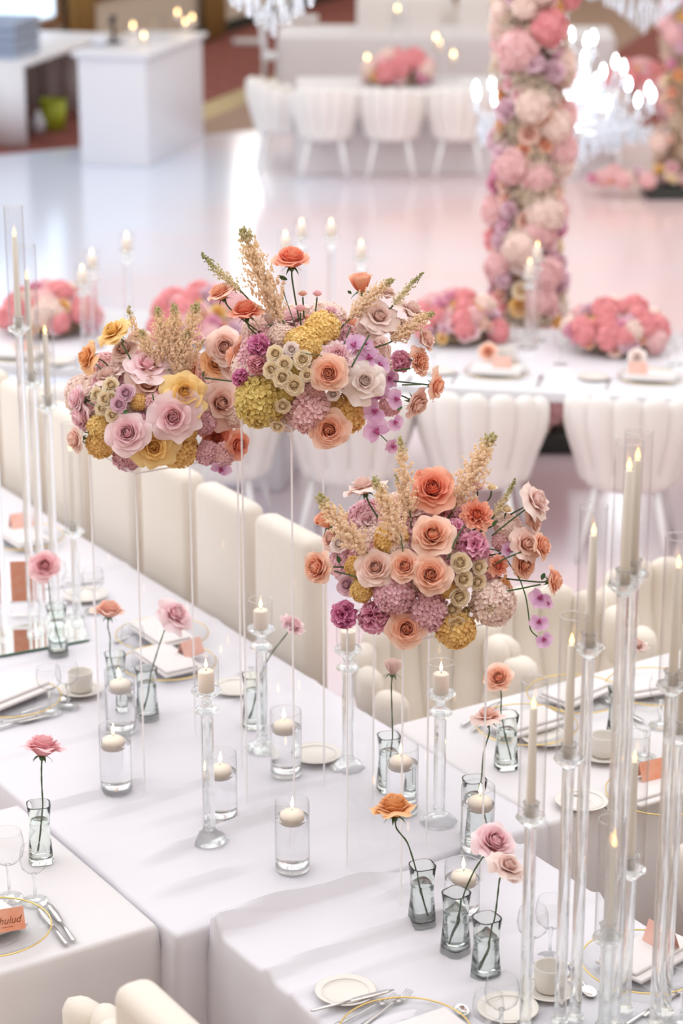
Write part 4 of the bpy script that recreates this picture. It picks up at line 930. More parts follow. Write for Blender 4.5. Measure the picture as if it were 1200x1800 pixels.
cut2('spoon', (1060, 1420), (1010, 1398), Z1, 'silver spoon lying by the bread plate at the side table edge'); cut2('knife', (1075, 1240), (1115, 1262), Z1, 'silver knife shining beside the far charger'); cut2('knife', (835, 1262), (858, 1248), Z1, 'silver knife behind the blush rose')
cut2('fork', (846, 1275), (872, 1258), Z1, 'silver fork behind the blush rose')
# long table, near side and chair side
p = P(20, 1235, Z1); charger(p, 'gold-rimmed charger with a flat napkin by the picture edge'); q = P(10, 1228, Z1); napkin((q.x, q.y, Z1 + .012), math.atan2(D2.y, D2.x) + .3, 'flat folded napkin on the charger by the picture edge', 1.4)
cut2('knife', (-20, 1275), (40, 1264), Z1, 'silver knife in front of the charger by the picture edge'); cut2('knife', (5, 1278), (70, 1262), Z1, 'second silver knife in front of the charger by the picture edge'); cut2('spoon', (60, 1248), (108, 1234), Z1, 'silver spoon between the goblet feet')
b = P(88, 1252, Z1); wine(b, 'cut glass goblet beside the charger at the long table', 0.155, .041); b = P(120, 1242, Z1); wine(b, 'cut glass goblet in front of the tea cup at the long table', 0.15, .038)
cup(P(142, 1216, Z1), 2.0, 'ivory tea cup on a wide saucer at the long table', 'wide ivory saucer under the tea cup at the long table')
for px, py, lab, dx in ((296, 1172, 'blush rose', -6), (285, 1122, 'acrylic edge', 0), (40, 950, 'far cluster of tubes', 0)):
    p = P(px, py, Z1); charger(p, 'glass charger on the chair side of the long table by the ' + lab); napkin((p.x, p.y, Z1 + .014), math.atan2(A2.y, A2.x), 'folded napkin on the chair side charger by the ' + lab, 1.2)
q = P(335, 1160, Z1); card((q.x, q.y, Z1 + .02), .8, 'pale pink name card behind the crystal candlestick', M_CARDPINK); q = P(38, 940, Z1); card((q.x, q.y, Z1 + .036), .5, 'pale pink name card far down the long table', M_CARDPINK)
for px, py, lab in ((415, 1212, 'bread plate beside the tall crystal candlestick'), (150, 1050, 'bread plate behind the lowest tube of the far cluster'), (555, 1330, 'bread plate at the far cloth edge under the bouquets')): bread_plate(P(px, py, Z1), 'ivory ' + lab)
for px, py, lab in ((235, 1180, 'wine glass behind the floating candle at the long table'), (100, 1062, 'wine glass by the mirror base'), (130, 1085, 'wine glass behind the pink rose stem'), (165, 1075, 'wine glass past the mirror base corner')): wine(P(px, py, Z1), lab, .16, .04)
cut2('knife', (232, 1120), (262, 1110), Z1, 'silver knife beside the chair side charger'); cut2('fork', (395, 1200), (425, 1186), Z1, 'silver fork beside the bread plate at the chair side'); cut2('knife', (100, 1030), (160, 1022), Z1, 'silver knife behind the lowest far tube')
# head table settings
for px, py, rl in ((872, 658, ('peach', 858, 632)), (1142, 668, None), (32, 628, None), (205, 640, None), (640, 660, None)):
    p = P(px, py, TZ); wh = {872: 'before the gap of the flower column', 1142: 'before the coral dome', 32: 'before the lilac dome', 205: 'behind the blush bouquet', 640: 'behind the orchid bouquet'}[px]
    charger((p.x, p.y, TZ), 'glass charger on the head table ' + wh); napkin((p.x, p.y, TZ + .014), -0.19, 'white napkin on the head table ' + wh, 1.25)
    c = P(px + (10 if px < 1000 else -22), py - 14, TZ + .04); card((c.x, c.y, TZ + .036), -0.19, 'pale pink name card on the head table ' + wh, M_CARDPINK)
    f_ = P(px - 74, py + 8, TZ); cutlery('fork', (f_.x, f_.y, TZ + .001), E2, 'silver fork on the head table ' + wh); f_ = P(px + 76, py + 12, TZ); cutlery('knife', (f_.x, f_.y, TZ + .001), E2, 'silver knife on the head table ' + wh)
    f_ = P(px - 100, py - 2, TZ); bread_plate((f_.x, f_.y, TZ + .001), 'white bread plate on the head table ' + wh)
p = P(858, 640, TZ); L0 = Vector((p.x, p.y, TZ)); r = thing('rose', 'loose peach rose laid on the head table napkin', 'flower', (p.x, p.y, TZ + .036)); bloom(r, 'open', 'peach', (0, 0, .02), (-.2, -.8, .6), .048, sepal=True, name='rose_head')
p = P(1118, 650, TZ); r = thing('rose', 'loose white rose laid on the head table napkin', 'flower', (p.x, p.y, TZ + .036)); bloom(r, 'open', 'white', (0, 0, .02), (-.1, -.8, .6), .046, sepal=True, name='rose_head')
cup(P(888, 636, TZ), 0.3, 'white tea cup on the head table under the candle pair', 'white saucer on the head table under the candle pair')
for px, py, wh in ((1172, 650, 'beside the coral dome'), (1188, 640, 'past the coral dome'), (905, 598, 'by the flower column foot'), (985, 640, 'between the two domes'), (762, 650, 'before the pink dome')): wine(P(px, py, TZ), 'wine glass on the head table ' + wh, .165, .04)

# ------------------------------------------------------------------ the three bouquets on the acrylic stands
def tube_part(parent, name, pts, r, mat):
    pp = []; pts = [Vector(p) for p in pts]
    for i in range(len(pts) - 1):
        for q in range(3): pp.append(pts[i].lerp(pts[i + 1], q / 3))
    pp.append(pts[-1]); pp = [pp[0]] + [(pp[i - 1] + pp[i] * 2 + pp[i + 1]) / 4 for i in range(1, len(pp) - 1)] + [pp[-1]]
    return put(name, MB().tube(pp, r, 6).mesh(name), mat, parent)
class Bouquet:
    def __init__(s, label, base, C, rad, ox, oy, sc):
        s.t = thing('floral_bouquet', label, 'bouquet', base); s.L = Vector(base); s.C = Vector(C); s.rad = Vector(rad); s.ox, s.oy, s.sc = ox, oy, sc
        put('foam_base', MB().lathe([(0, -.5), (.55, -.48), (.85, -.2), (.9, .1), (.7, .5), (.35, .75), (0, .8)], 16).mesh('foam_base'), M_MOSS, s.t, Matrix.Translation(s.C - s.L) @ Matrix.Diagonal((rad[0] * .62, rad[1] * .62, rad[2] * .72, 1)))
    def px(s, x, y): return s.ox + x / s.sc, s.oy + y / s.sc
    def hit(s, px, py, push=0.0):
        d = raydir(px, py).normalized(); r = s.rad; o = CAM - s.C
        q = lambda v: Vector((v.x / r.x, v.y / r.y, v.z / r.z)); a, b = q(o), q(d)
        A, B, Cc = b.dot(b), a.dot(b), a.dot(a) - 1; D = B * B - A * Cc
        k = (-B - sqrt(D)) / A if D > 0 else -B / A
        p = CAM + d * (k if D > 0 else k - .55 * r.y); e = p - s.C; n = Vector((e.x / r.x ** 2, e.y / r.y ** 2, e.z / r.z ** 2)).normalized()
        return p - d * push, n
    def fl(s, x, y, dpx, kind, col, face=None, push=0.0, stem=False, spin=None):
        px, py = s.px(x, y); p, n = s.hit(px, py, push); R_ = dpx / s.sc / 2 * depth(p) / F * (1.1 if kind in ('open', 'reflex') else 1.04)
        n = (n - raydir(px, py).normalized() * 0.55).normalized()
        if face is not None: n = toward(px, py, face)
        k = {'hyd': .45, 'peony': .45, 'gyp': .4, 'orchid': .12, 'bud': .6}.get(kind, .42)
        base = p - n * (R_ * k) - s.L; o = bloom(s.t, kind, col, base, n, R_, spin, sepal=stem or kind == 'bud')
        if stem:
            c = (s.C - s.L) * 1.0 + Vector((0, 0, -s.rad.z * .1)); tip = base - n * R_ * .12
            st = c.lerp(tip, .45); tube_part(o.parent, 'stem', [st, st.lerp(tip - n * .03, .6), tip - n * .02, tip], .0023, M_STEM)
        return o
    def ast(s, tx, ty, bx, by, k=0, col='astilbe', push=0.0, w_=1.0):
        p0, _ = s.hit(*s.px(bx, by), push); p1 = PY(*s.px(tx, ty), p0.y + 0.02); d = p1 - p0; L = d.length
        put('astilbe', ASTILBE[k], FC[col], s.t, TRS(p0 - s.L, d, (L * w_, L * w_, L), RG.uniform(0, 6)))
        tube_part(s.t, 'stem', [(s.C - s.L).lerp(p0 - s.L, .5), p0 - s.L, p0 - s.L + d * .15], .0022, M_STEM)
    def line(s, pts, r=.0021, name='stem', push=0.0):
        tube_part(s.t, name, [s.hit(*s.px(x, y), push)[0] - s.L for x, y in pts], r, M_STEM)
    def leaf(s, x, y, L, face, push=0.0):
        px, py = s.px(x, y); p, _ = s.hit(px, py, push); put('leaf', LEAF, M_LEAF, s.t, TRS(p - s.L, toward(px, py, face), L, RG.uniform(0, 6)))
    def fill(s, cols, n_front, n_back, sc=0.05):
        r = random.Random(int(s.C.x * 1e4)); k = 0
        for i in range(n_front + n_back):
            z = 1 - 1.25 * (i + .5) / (n_front + n_back); ph = i * 2.39996; q = sqrt(1 - z * z)
            d = Vector((q * cos(ph), q * sin(ph), z)); back = d.y > 0.15; R_ = sc * r.uniform(.85, 1.15); kk = .93 if back else .74
            p = s.C - s.L + Vector((d.x * s.rad.x, d.y * s.rad.y, d.z * s.rad.z)) * kk - d * R_ * .8
            kind, col = r.choice(cols) if not back else r.choice(cols + [('open', 'peach'), ('open', 'blush'), ('open', 'pink')])
            bloom(s.t, kind, col, p, d, R_)
# -- lowest bouquet (pixel list read off a 2.5x view of the photograph)
cf = Vector((NF[0], NF[1], 0)) + A2 * .1325 + D2 * .1325
B = Bouquet('lowest bouquet, magenta peonies and cream spray roses under peach roses', (cf.x, cf.y, TZ + HF + .006), (cf.x - .015, cf.y, TZ + HF + .16), (.225, .17, .175), 520, 740, 2.5)
B.fill([('hyd', 'mauve'), ('hyd', 'paleh'), ('hyd', 'mauve'), ('hyd', 'hypink')], 26, 20)
for a in [(600, 300, 185, 'open', 'coral', (0, .35, 1), .02, True), (548, 228, 60, 'small', 'coral', (0, 1, .3), .0, True), (295, 290, 150, 'reflex', 'dusty', (-.35, 1, .15), 0, True), (130, 445, 96, 'bud', 'peach', (-.6, .7, .4), 0, True),
          (160, 520, 110, 'open', 'blush', (-.6, .3, .6), -.02), (95, 645, 140, 'open', 'peach', (-.75, -.05, .75), .01, True), (600, 505, 172, 'open', 'peach', (0, .45, 1), .025), (795, 410, 135, 'ruffle', 'coral', (.15, .4, 1), .02, True),
          (350, 645, 150, 'open', 'blush', (-.15, .2, 1), .02), (480, 640, 135, 'open', 'peach', (-.2, .25, 1), .025), (590, 675, 162, 'open', 'peach', (.1, .05, 1), .04), (485, 912, 154, 'open', 'peach', (0, -.1, 1), .035),
          (640, 385, 110, 'peony', 'deeppink', None, -.03), (700, 470, 92, 'peony', 'hotpink', None, .0), (775, 560, 155, 'peony', 'hotpink', (.3, .2, 1), .01), (215, 848, 138, 'peony', 'magenta', (-.5, -.1, .9), .0), (352, 858, 165, 'peony', 'hotpink', (-.2, -.05, 1), .02),
          (420, 520, 145, 'hyd', 'gold', None, -.02), (430, 755, 170, 'hyd', 'mauve', None, 0), (570, 835, 180, 'hyd', 'mauve', None, .0), (700, 915, 165, 'hyd', 'gold', None, -.005), (290, 745, 100, 'hyd', 'lemon', None, -.01), (670, 745, 70, 'hyd', 'gold', None, 0), (260, 640, 90, 'hyd', 'gold', None, -.02),
          (865, 800, 190, 'hyd', 'paleh', None, -.01), (840, 690, 110, 'hyd', 'hypink', None, -.02), (225, 720, 90, 'open', 'lilac', (-.6, .1, .8), -.01),
          (890, 635, 88, 'ruffle', 'coral', (.4, .1, .9), .02), (920, 745, 110, 'ruffle', 'orange', (.8, .0, .5), -.02), (1055, 352, 150, 'reflex', 'dusty', (.7, .35, .4), 0, True), (1035, 440, 120, 'open', 'blush', (.8, .3, .3), -.03), (930, 470, 120, 'hyd', 'paleh', None, -.03),
          (1010, 540, 130, 'reflex', 'blush', (.5, .2, .7), .01), (1075, 550, 115, 'open', 'peach', (.9, .2, .4), .0, True), (1000, 630, 120, 'open', 'peach', (.6, -.1, .7), -.01), (1130, 705, 112, 'open', 'peach', (.95, .05, .3), 0, True),
          (860, 292, 62, 'small', 'cream', (.1, 1, .4), .0, True), (925, 388, 66, 'small', 'cream', (.2, .8, .5), 0, True), (797, 288, 70, 'ruffle', 'pink', (0, 1, .4), -.02, True), (310, 425, 90, 'ruffle', 'pink', (-.3, .6, .4), -.03), (190, 540, 80, 'open', 'white', None, -.01), (900, 530, 80, 'hyd', 'hypink', None, -.02),
          (500, 400, 100, 'open', 'blush', (0, 1, .3), -.04), (450, 560, 90, 'hyd', 'paleh', None, -.01), (930, 565, 70, 'orchid', 'orchid', (.3, .1, 1), .01)]: B.fl(*a)
for x, y, d in ((720, 622, 96), (802, 640, 76), (735, 695, 84), (797, 706, 80), (716, 772, 92), (685, 826, 80), (790, 798, 84), (860, 820, 66), (703, 890, 84), (745, 830, 50)): B.fl(x, y, d, 'spray', 'cream', None, .03)
B.ast(470, 75, 505, 440, 2, w_=.95); B.ast(845, 55, 690, 400, 0, w_=.95); B.ast(108, 325, 330, 600, 1, w_=1.0, push=.02); B.ast(362, 245, 470, 560, 1, w_=.95, push=.02); B.ast(968, 262, 855, 440, 2, 'astgreen', w_=.8); B.ast(440, 240, 480, 450, 2, w_=.8)
B.line([(985, 700), (1010, 770), (1022, 850), (1028, 920), (1062, 950)], .0018); B.line([(830, 560), (900, 570), (985, 700)], .0016)
for x, y, d, fc in ((1070, 780, 105, (.1, .1, 1)), (1068, 885, 92, (.0, .0, 1)), (1090, 962, 84, (.2, -.1, 1)), (1108, 800, 60, (.6, .2, .7))): B.fl(x, y, d, 'orchid', 'orchid', fc, .005)
B.line([(740, 460), (700, 520), (665, 610)], .0022, push=.045); B.line([(455, 470), (470, 575)], .0016, push=.05); B.line([(170, 660), (285, 690)], .0022, push=.03); B.line([(1025, 375), (920, 455), (860, 505)], .0022, push=.02); B.line([(990, 575), (905, 610), (830, 655)], .0022, push=.03); B.line([(1075, 718), (980, 738), (900, 752)], .0023, push=.02)
for x, y, fc in ((190, 625, (-.2, 1, .5)), (865, 460, (.4, .5, .6)), (750, 850, (.3, -.2, 1)), (1080, 700, (.3, .9, .3))): B.leaf(x, y, .022, fc, .03)
# -- tallest bouquet, orchids
cm = Vector((NM[0], NM[1], 0)) + A2 * .1325 + D2 * .1325
B = Bouquet('tallest bouquet, trailing lilac orchids and a round chartreuse hydrangea', (cm.x, cm.y, TZ + HM + .006), (cm.x + .0, cm.y - .01, TZ + HM + .125), (.235, .17, .155), 340, 390, 2.609)
B.fill([('hyd', 'paleh'), ('hyd', 'hypink'), ('hyd', 'mauve')], 24, 20)
for a in [(450, 175, 165, 'open', 'coral', (0, 1, .35), 0, True), (125, 330, 130, 'open', 'peach', (-.5, .9, .2), 0, True), (240, 412, 145, 'open', 'coral', (-.15, .95, .3), .02, True), (350, 452, 70, 'bud', 'white', (-.2, 1, .4), .01, True),
          (490, 395, 76, 'small', 'pink', (0, 1, .15), .01, True), (568, 328, 66, 'small', 'pink', (.1, 1, .15), -.02, True), (500, 328, 62, 'small', 'blush', (-.05, 1, .15), -.03, True), (630, 408, 84, 'ruffle', 'pink', (.05, 1, .25), 0, True), (525, 440, 70, 'small', 'peach', (0, 1, .2), -.05, True),
          (770, 290, 118, 'bud', 'peach', (-.1, 1, .3), -.02, True), (850, 435, 150, 'reflex', 'dusty', (.15, .55, .75), .02), (810, 470, 130, 'reflex', 'dusty', (-.4, .3, .7), .0), (1000, 405, 135, 'reflex', 'dusty', (.5, .8, .2), -.02), (890, 330, 90, 'open', 'dusty', (.2, 1, .2), -.03), (940, 490, 120, 'open', 'blush', (.4, .5, .6), -.02),
          (785, 728, 165, 'reflex', 'white', (.1, .1, 1), .04), (620, 695, 160, 'open', 'peach', (0, .05, 1), .04), (620, 952, 165, 'open', 'peach', (.05, -.15, 1), .03), (590, 490, 155, 'hyd', 'lemon', None, -.01), (515, 560, 150, 'hyd', 'lemon', None, -.01), (455, 540, 90, 'hyd', 'lemon', None, -.02),
          (305, 825, 222, 'hyd', 'chart', (-.25, -.1, 1), .005), (530, 865, 195, 'hyd', 'hypink', None, .0), (692, 880, 185, 'hyd', 'gold', None, .0), (300, 570, 118, 'peony', 'magenta', (-.4, .4, .8), .0), (295, 655, 100, 'peony', 'deeppink', (-.5, 0, .8), .0), (222, 715, 95, 'peony', 'magenta', (-.7, 0, .6), .0),
          (660, 612, 150, 'ruffle', 'pink', (.1, .5, .9), .01), (400, 520, 110, 'hyd', 'paleh', None, -.02), (945, 640, 115, 'peony', 'hotpink', (.6, .2, .7), -.01), (1040, 640, 130, 'ruffle', 'peach', (.8, .1, .5), 0, True), (1062, 540, 110, 'open', 'blush', (.8, .4, .3), -.01), (1112, 752, 120, 'reflex', 'peach', (.8, -.1, .3), 0, True), (1020, 832, 130, 'open', 'blush', (.7, -.4, .4), -.01, True),
          (420, 800, 90, 'hyd', 'chart', None, -.01), (470, 690, 80, 'hyd', 'chart', None, -.01), (430, 905, 110, 'hyd', 'paleh', None, -.01), (740, 800, 80, 'hyd', 'gold', None, -.01), (900, 840, 100, 'hyd', 'hypink', None, -.03), (560, 770, 80, 'hyd', 'hypink', None, -.01)]: B.fl(*a)
for x, y, d, c in ((375, 605, 80, 'cream'), (450, 585, 72, 'white'), (500, 632, 88, 'cream'), (417, 652, 78, 'cream'), (358, 678, 84, 'cream'), (408, 712, 96, 'cream'), (462, 748, 96, 'cream'), (520, 702, 66, 'cream'), (410, 842, 76, 'cream'), (350, 905, 56, 'cream'), (386, 936, 66, 'cream'), (640, 790, 64, 'white'), (470, 890, 60, 'cream')): B.fl(x, y, d, 'spray', c, None, .035)
for x, y, d, fc in ((735, 562, 115, (-.3, .4, 1)), (800, 622, 122, (0, .3, 1)), (855, 655, 105, (.3, .3, 1)), (900, 722, 95, (.4, .1, 1)), (850, 792, 110, (0, 0, 1)), (925, 812, 98, (.4, 0, 1)), (828, 870, 118, (-.1, 0, 1)), (836, 955, 128, (0, -.1, 1)), (925, 922, 88, (.5, -.1, .9)), (912, 1028, 84, (.3, -.5, .7)), (790, 560, 80, (.2, .6, .8))): B.fl(x, y, d, 'orchid', 'orchid', fc, .03)
B.line([(805, 520), (765, 590), (725, 665)], .0024, push=.075); B.line([(835, 955), (880, 1000), (912, 1028)], .0015, push=.01); B.line([(920, 682), (995, 672)], .0024, push=.02); B.line([(955, 748), (1045, 745)], .0022, push=.02); B.line([(490, 600), (590, 615)], .0012, push=.05)
B.ast(243, 28, 400, 480, 0, w_=.85); B.ast(42, 148, 235, 335, 2, 'astgreen', w_=.85); B.ast(300, 180, 420, 480, 1, w_=.8); B.ast(1052, 238, 900, 400, 2, 'astgreen', w_=.8); B.ast(908, 262, 690, 470, 0, w_=.8, push=.02); B.ast(1100, 418, 890, 560, 1, 'astilbe', w_=1.0, push=.02)
B.line([(370, 360), (400, 470), (430, 500)], .0014, push=-.0); B.line([(405, 300), (470, 490)], .0014); B.line([(720, 480), (690, 560)], .0016, push=.02)
B.leaf(430, 262, .026, (-1, .3, .4)); B.leaf(725, 330, .015, (-.8, .6, .3)); B.leaf(955, 850, .02, (-.5, -.3, .8), .02); B.leaf(200, 850, .012, (-1, 0, .5), .03)
# -- blush and yellow bouquet
cl_ = Vector((NL[0], NL[1], 0)) + A2 * .145 + D2 * .165
B = Bouquet('bouquet of blush and yellow roses with a dense cream astilbe plume', (cl_.x, cl_.y, TZ + HL + .006), (cl_.x - .035, cl_.y, TZ + HL + .14), (.24, .19, .165), 0, 330, 2.857)
B.fill([('hyd', 'mauve'), ('hyd', 'paleh'), ('hyd', 'hypink')], 26, 20)
for a in [(572, 722, 150, 'reflex', 'yellow', (-.6, .6, .5), 0, True), (440, 852, 145, 'reflex', 'orange', (-.85, .15, .4), 0, True), (545, 945, 150, 'reflex', 'dusty', (-.4, .8, .2), -.01, True), (625, 815, 130, 'open', 'dusty', (-.3, .4, .4), -.03), (700, 740, 110, 'ruffle', 'blush', (0, .8, .4), -.03),
          (742, 890, 190, 'reflex', 'pink', (.05, .75, .6), .02), (745, 985, 200, 'reflex', 'blush', (.0, .2, .9), -.01), (965, 925, 130, 'open', 'peach', (-.8, .2, .5), .0), (925, 1030, 190, 'reflex', 'yellow', (.1, .3, 1), .035), (1080, 880, 130, 'open', 'orange', (.3, .3, .8), .0), (1130, 800, 175, 'open', 'blush', (.0, .2, 1), .01), (1160, 880, 130, 'open', 'blush', (.6, .1, .7), -.01),
          (870, 1150, 215, 'reflex', 'pink', (-.05, -.05, 1), .035), (642, 1232, 190, 'open', 'pink', (-.2, .1, 1), .035), (772, 1300, 185, 'reflex', 'yellow', (0, -.1, 1), .035), (900, 1315, 175, 'hyd', 'gold', None, .0), (505, 1285, 140, 'hyd', 'gold', None, .0), (500, 1200, 120, 'hyd', 'lemon', None, -.01), (930, 1230, 110, 'hyd', 'gold', None, -.01),
          (1090, 1255, 140, 'open', 'coral', (.0, 0, 1), .02), (1195, 1290, 130, 'open', 'coral', (.7, -.1, .7), .0), (1120, 1340, 120, 'hyd', 'hypink', None, -.01), (640, 1350, 140, 'hyd', 'mauve', None, -.01), (1040, 1330, 120, 'hyd', 'mauve', None, -.01), (395, 1060, 140, 'open', 'pink', (-.9, .15, .3), 0, True), (415, 1150, 150, 'open', 'pink', (-.8, -.2, .4), -.01), (385, 1262, 130, 'open', 'blush', (-.85, -.1, .4), 0, True),
          (1110, 1080, 205, 'reflex', 'blush', (.3, .1, .8), .01), (1020, 1180, 120, 'hyd', 'mauve', None, -.02), (780, 1080, 110, 'hyd', 'hypink', None, -.01), (700, 1075, 80, 'hyd', 'gold', None, -.01), (720, 1180, 100, 'hyd', 'mauve', None, -.02), (1110, 1410, 115, 'orchid', 'orchid', (0, -.6, .6), -.01), (870, 690, 80, 'open', 'yellow', (0, 1, .2), -.05), (860, 750, 80, 'open', 'blush', (0, 1, .3), -.03), (985, 760, 100, 'open', 'pink', (.2, 1, .3), -.03), (600, 1130, 90, 'hyd', 'paleh', None, -.02), (1180, 1150, 110, 'hyd', 'paleh', None, -.02)]: B.fl(*a)
for x, y, d, c in ((558, 992, 84, 'cream'), (490, 1040, 80, 'cream'), (530, 1062, 86, 'cream'), (510, 1110, 70, 'cream'), (565, 1142, 78, 'cream'), (632, 1032, 96, 'lilac'), (598, 1088, 88, 'lilac'), (560, 1050, 60, 'cream')): B.fl(x, y, d, 'spray', c, None, .02)
for tx, ty, bx, by, k, w_ in ((640, 605, 760, 880, 2, .85), (790, 605, 815, 900, 0, .95), (872, 585, 850, 900, 1, .95), (972, 582, 900, 930, 0, 1.0), (700, 720, 790, 930, 1, 1.1), (925, 720, 880, 960, 1, 1.1), (1020, 760, 930, 940, 2, .8)): B.ast(tx, ty, bx, by, k, w_=w_, push=.0)
B.line([(475, 880), (565, 965)], .0024, push=.02); B.line([(610, 775), (660, 870)], .0024, push=.02); B.line([(1025, 955), (1165, 972)], .0024, push=.05); B.line([(450, 1080), (500, 1105)], .0022, push=.03); B.line([(765, 1035), (772, 1068)], .0022, push=.05)
for x, y, fc in ((1022, 955, (0, 1, .4)), (1022, 960, (-.1, -1, .4)), (450, 1060, (0, 1, .5)), (465, 1120, (.1, -.6, .7)), (425, 1232, (.9, .1, .5)), (620, 1130, (.7, .3, .7)), (530, 1020, (.4, .3, 1))): B.leaf(x, y, .02, fc, .04)

# ------------------------------------------------------------------ pink domes on the tables behind
PINKS = [('hyd', 'coralh'), ('hyd', 'coralh'), ('open1', 'pink'), ('small', 'pink'), ('small', 'lilac'), ('peony', 'hotpink'), ('hyd', 'coralh'), ('small', 'blush'), ('hyd', 'hypink'), ('small', 'peach'), ('hyd', 'paleh'), ('small', 'yellow'), ('small', 'lilac'), ('small', 'pink'), ('small', 'blush'), ('peony', 'lilac')]
def flow(parent, kind, col, p, d, R_):
    if kind == 'open1': kind = 'small'
    bloom(parent, kind, col, p, d, R_)
def dome(p, rad, label, n=52, seed=0, sc=.06, pal=PINKS):
    t = thing('floral_centerpiece', label, 'centerpiece', tuple(p)); r = random.Random(seed)
    put('foam_base', MB().lathe([(0, 0), (.8, 0), (.85, .15), (.6, .6), (0, .75)], 14).mesh('foam_base'), M_MOSS, t, Matrix.Diagonal((rad[0] * .85, rad[1] * .85, rad[2], 1)))
    for i in range(n):
        z = 1 - .98 * (i + .5) / n; ph = i * 2.39996 + r.uniform(-.2, .2); q = sqrt(1 - z * z); d = Vector((q * cos(ph), q * sin(ph), z + .1)).normalized()
        k, c = r.choice(pal); R_ = sc * r.uniform(.8, 1.2) * (1.2 if k == 'hyd' else .95)
        flow(t, k, c, Vector((d.x * rad[0], d.y * rad[1], d.z * rad[2])) - d * R_ * .5 + Vector((0, 0, .02)), d, R_)
    return t
for px, py, rad, lab, sd in ((1086, 622, (.25, .24, .19), 'dome of coral hydrangea and pink roses at the open end of the head table', 1), (806, 606, (.22, .22, .18), 'pink flower dome half hidden behind the orchid bouquet', 2),
                             (355, 600, (.26, .24, .2), 'pink flower dome behind the astilbe of the blush bouquet', 3), (85, 592, (.24, .22, .2), 'flower dome with a lilac hydrangea behind the slim glass tubes', 4)):
    b = P(px, py, TZ); b.y += .12; dome((b.x, b.y, TZ + .012), rad, lab, 84, sd, .049)
# ------------------------------------------------------------------ flower columns
COLP = [('hyd', 'hypink'), ('peony', 'lilac'), ('hyd', 'paleh'), ('small', 'pink'), ('small', 'lilac'), ('gyp', 'gyp'), ('gyp', 'gyp'), ('gyp', 'gyp'), ('small', 'orange'), ('small', 'blush'), ('hyd', 'paleh'), ('hyd', 'hypink'), ('small', 'blush'), ('small', 'white'), ('small', 'lilac'), ('small', 'cream'), ('peony', 'lilac'), ('hyd', 'coralh'), ('small', 'yellow'), ('gyp', 'gyp'), ('small', 'peach'), ('peony', 'hotpink')]
def column(x, y, hgt, r0, r1, label, n, seed, foot_dir, plinth=True):
    t = thing('floral_column', label, 'flower column', (x, y, 0.012)); r = random.Random(seed)
    put('post', MB().lathe([(r0 * .62, 0.05), (r0 * .6, hgt * .4), (r1 * .6, hgt)], 14).mesh('post'), M_MOSS, t)
    put('plinth', rounded_box('plinth', (.62, .5, .10), .01), M_BOXBASE, t, loc=(0, 0, .051))
    for i in range(n):
        f_ = (i + .5) / n; z = .12 + (hgt - .1) * f_; ph = i * 2.39996 + r.uniform(-.3, .3); rr = r0 + (r1 - r0) * sm(0, .5, f_)
        d = Vector((cos(ph), sin(ph), r.uniform(-.05, .4))).normalized(); k, c = r.choice(COLP); R_ = r.uniform(.055, .088) * (1.25 if k in ('hyd', 'gyp') else 1.0)
        bloom(t, k, c, Vector((cos(ph) * rr, sin(ph) * rr, z)) - d * R_ * .4, d, R_)
    for i in range(34):                       # flowers spreading at the foot
        u = r.uniform(-.15, .75); k, c = r.choice(COLP[:5] + COLP[8:]); R_ = r.uniform(.055, .08); d = Vector((r.uniform(-.5, .5), -.5, .9)).normalized()
        bloom(t, k, c, Vector((foot_dir[0] * u + r.uniform(-.1, .1), foot_dir[1] * u + r.uniform(-.2, .12), .12 + r.uniform(0, .14) * (1 - abs(u)))), d, R_)
b = P(925, 812, 0); column(b.x, b.y + .35, 2.75, .225, .15, 'flower column rising behind the head table in front of the big chandelier', 240, 5, (.9, -.15))
b = P(1196, 352, 0); column(b.x + .02, b.y + .2, 2.9, .2, .16, 'distant flower column cropped by the picture edge', 150, 6, (-.95, -.1))

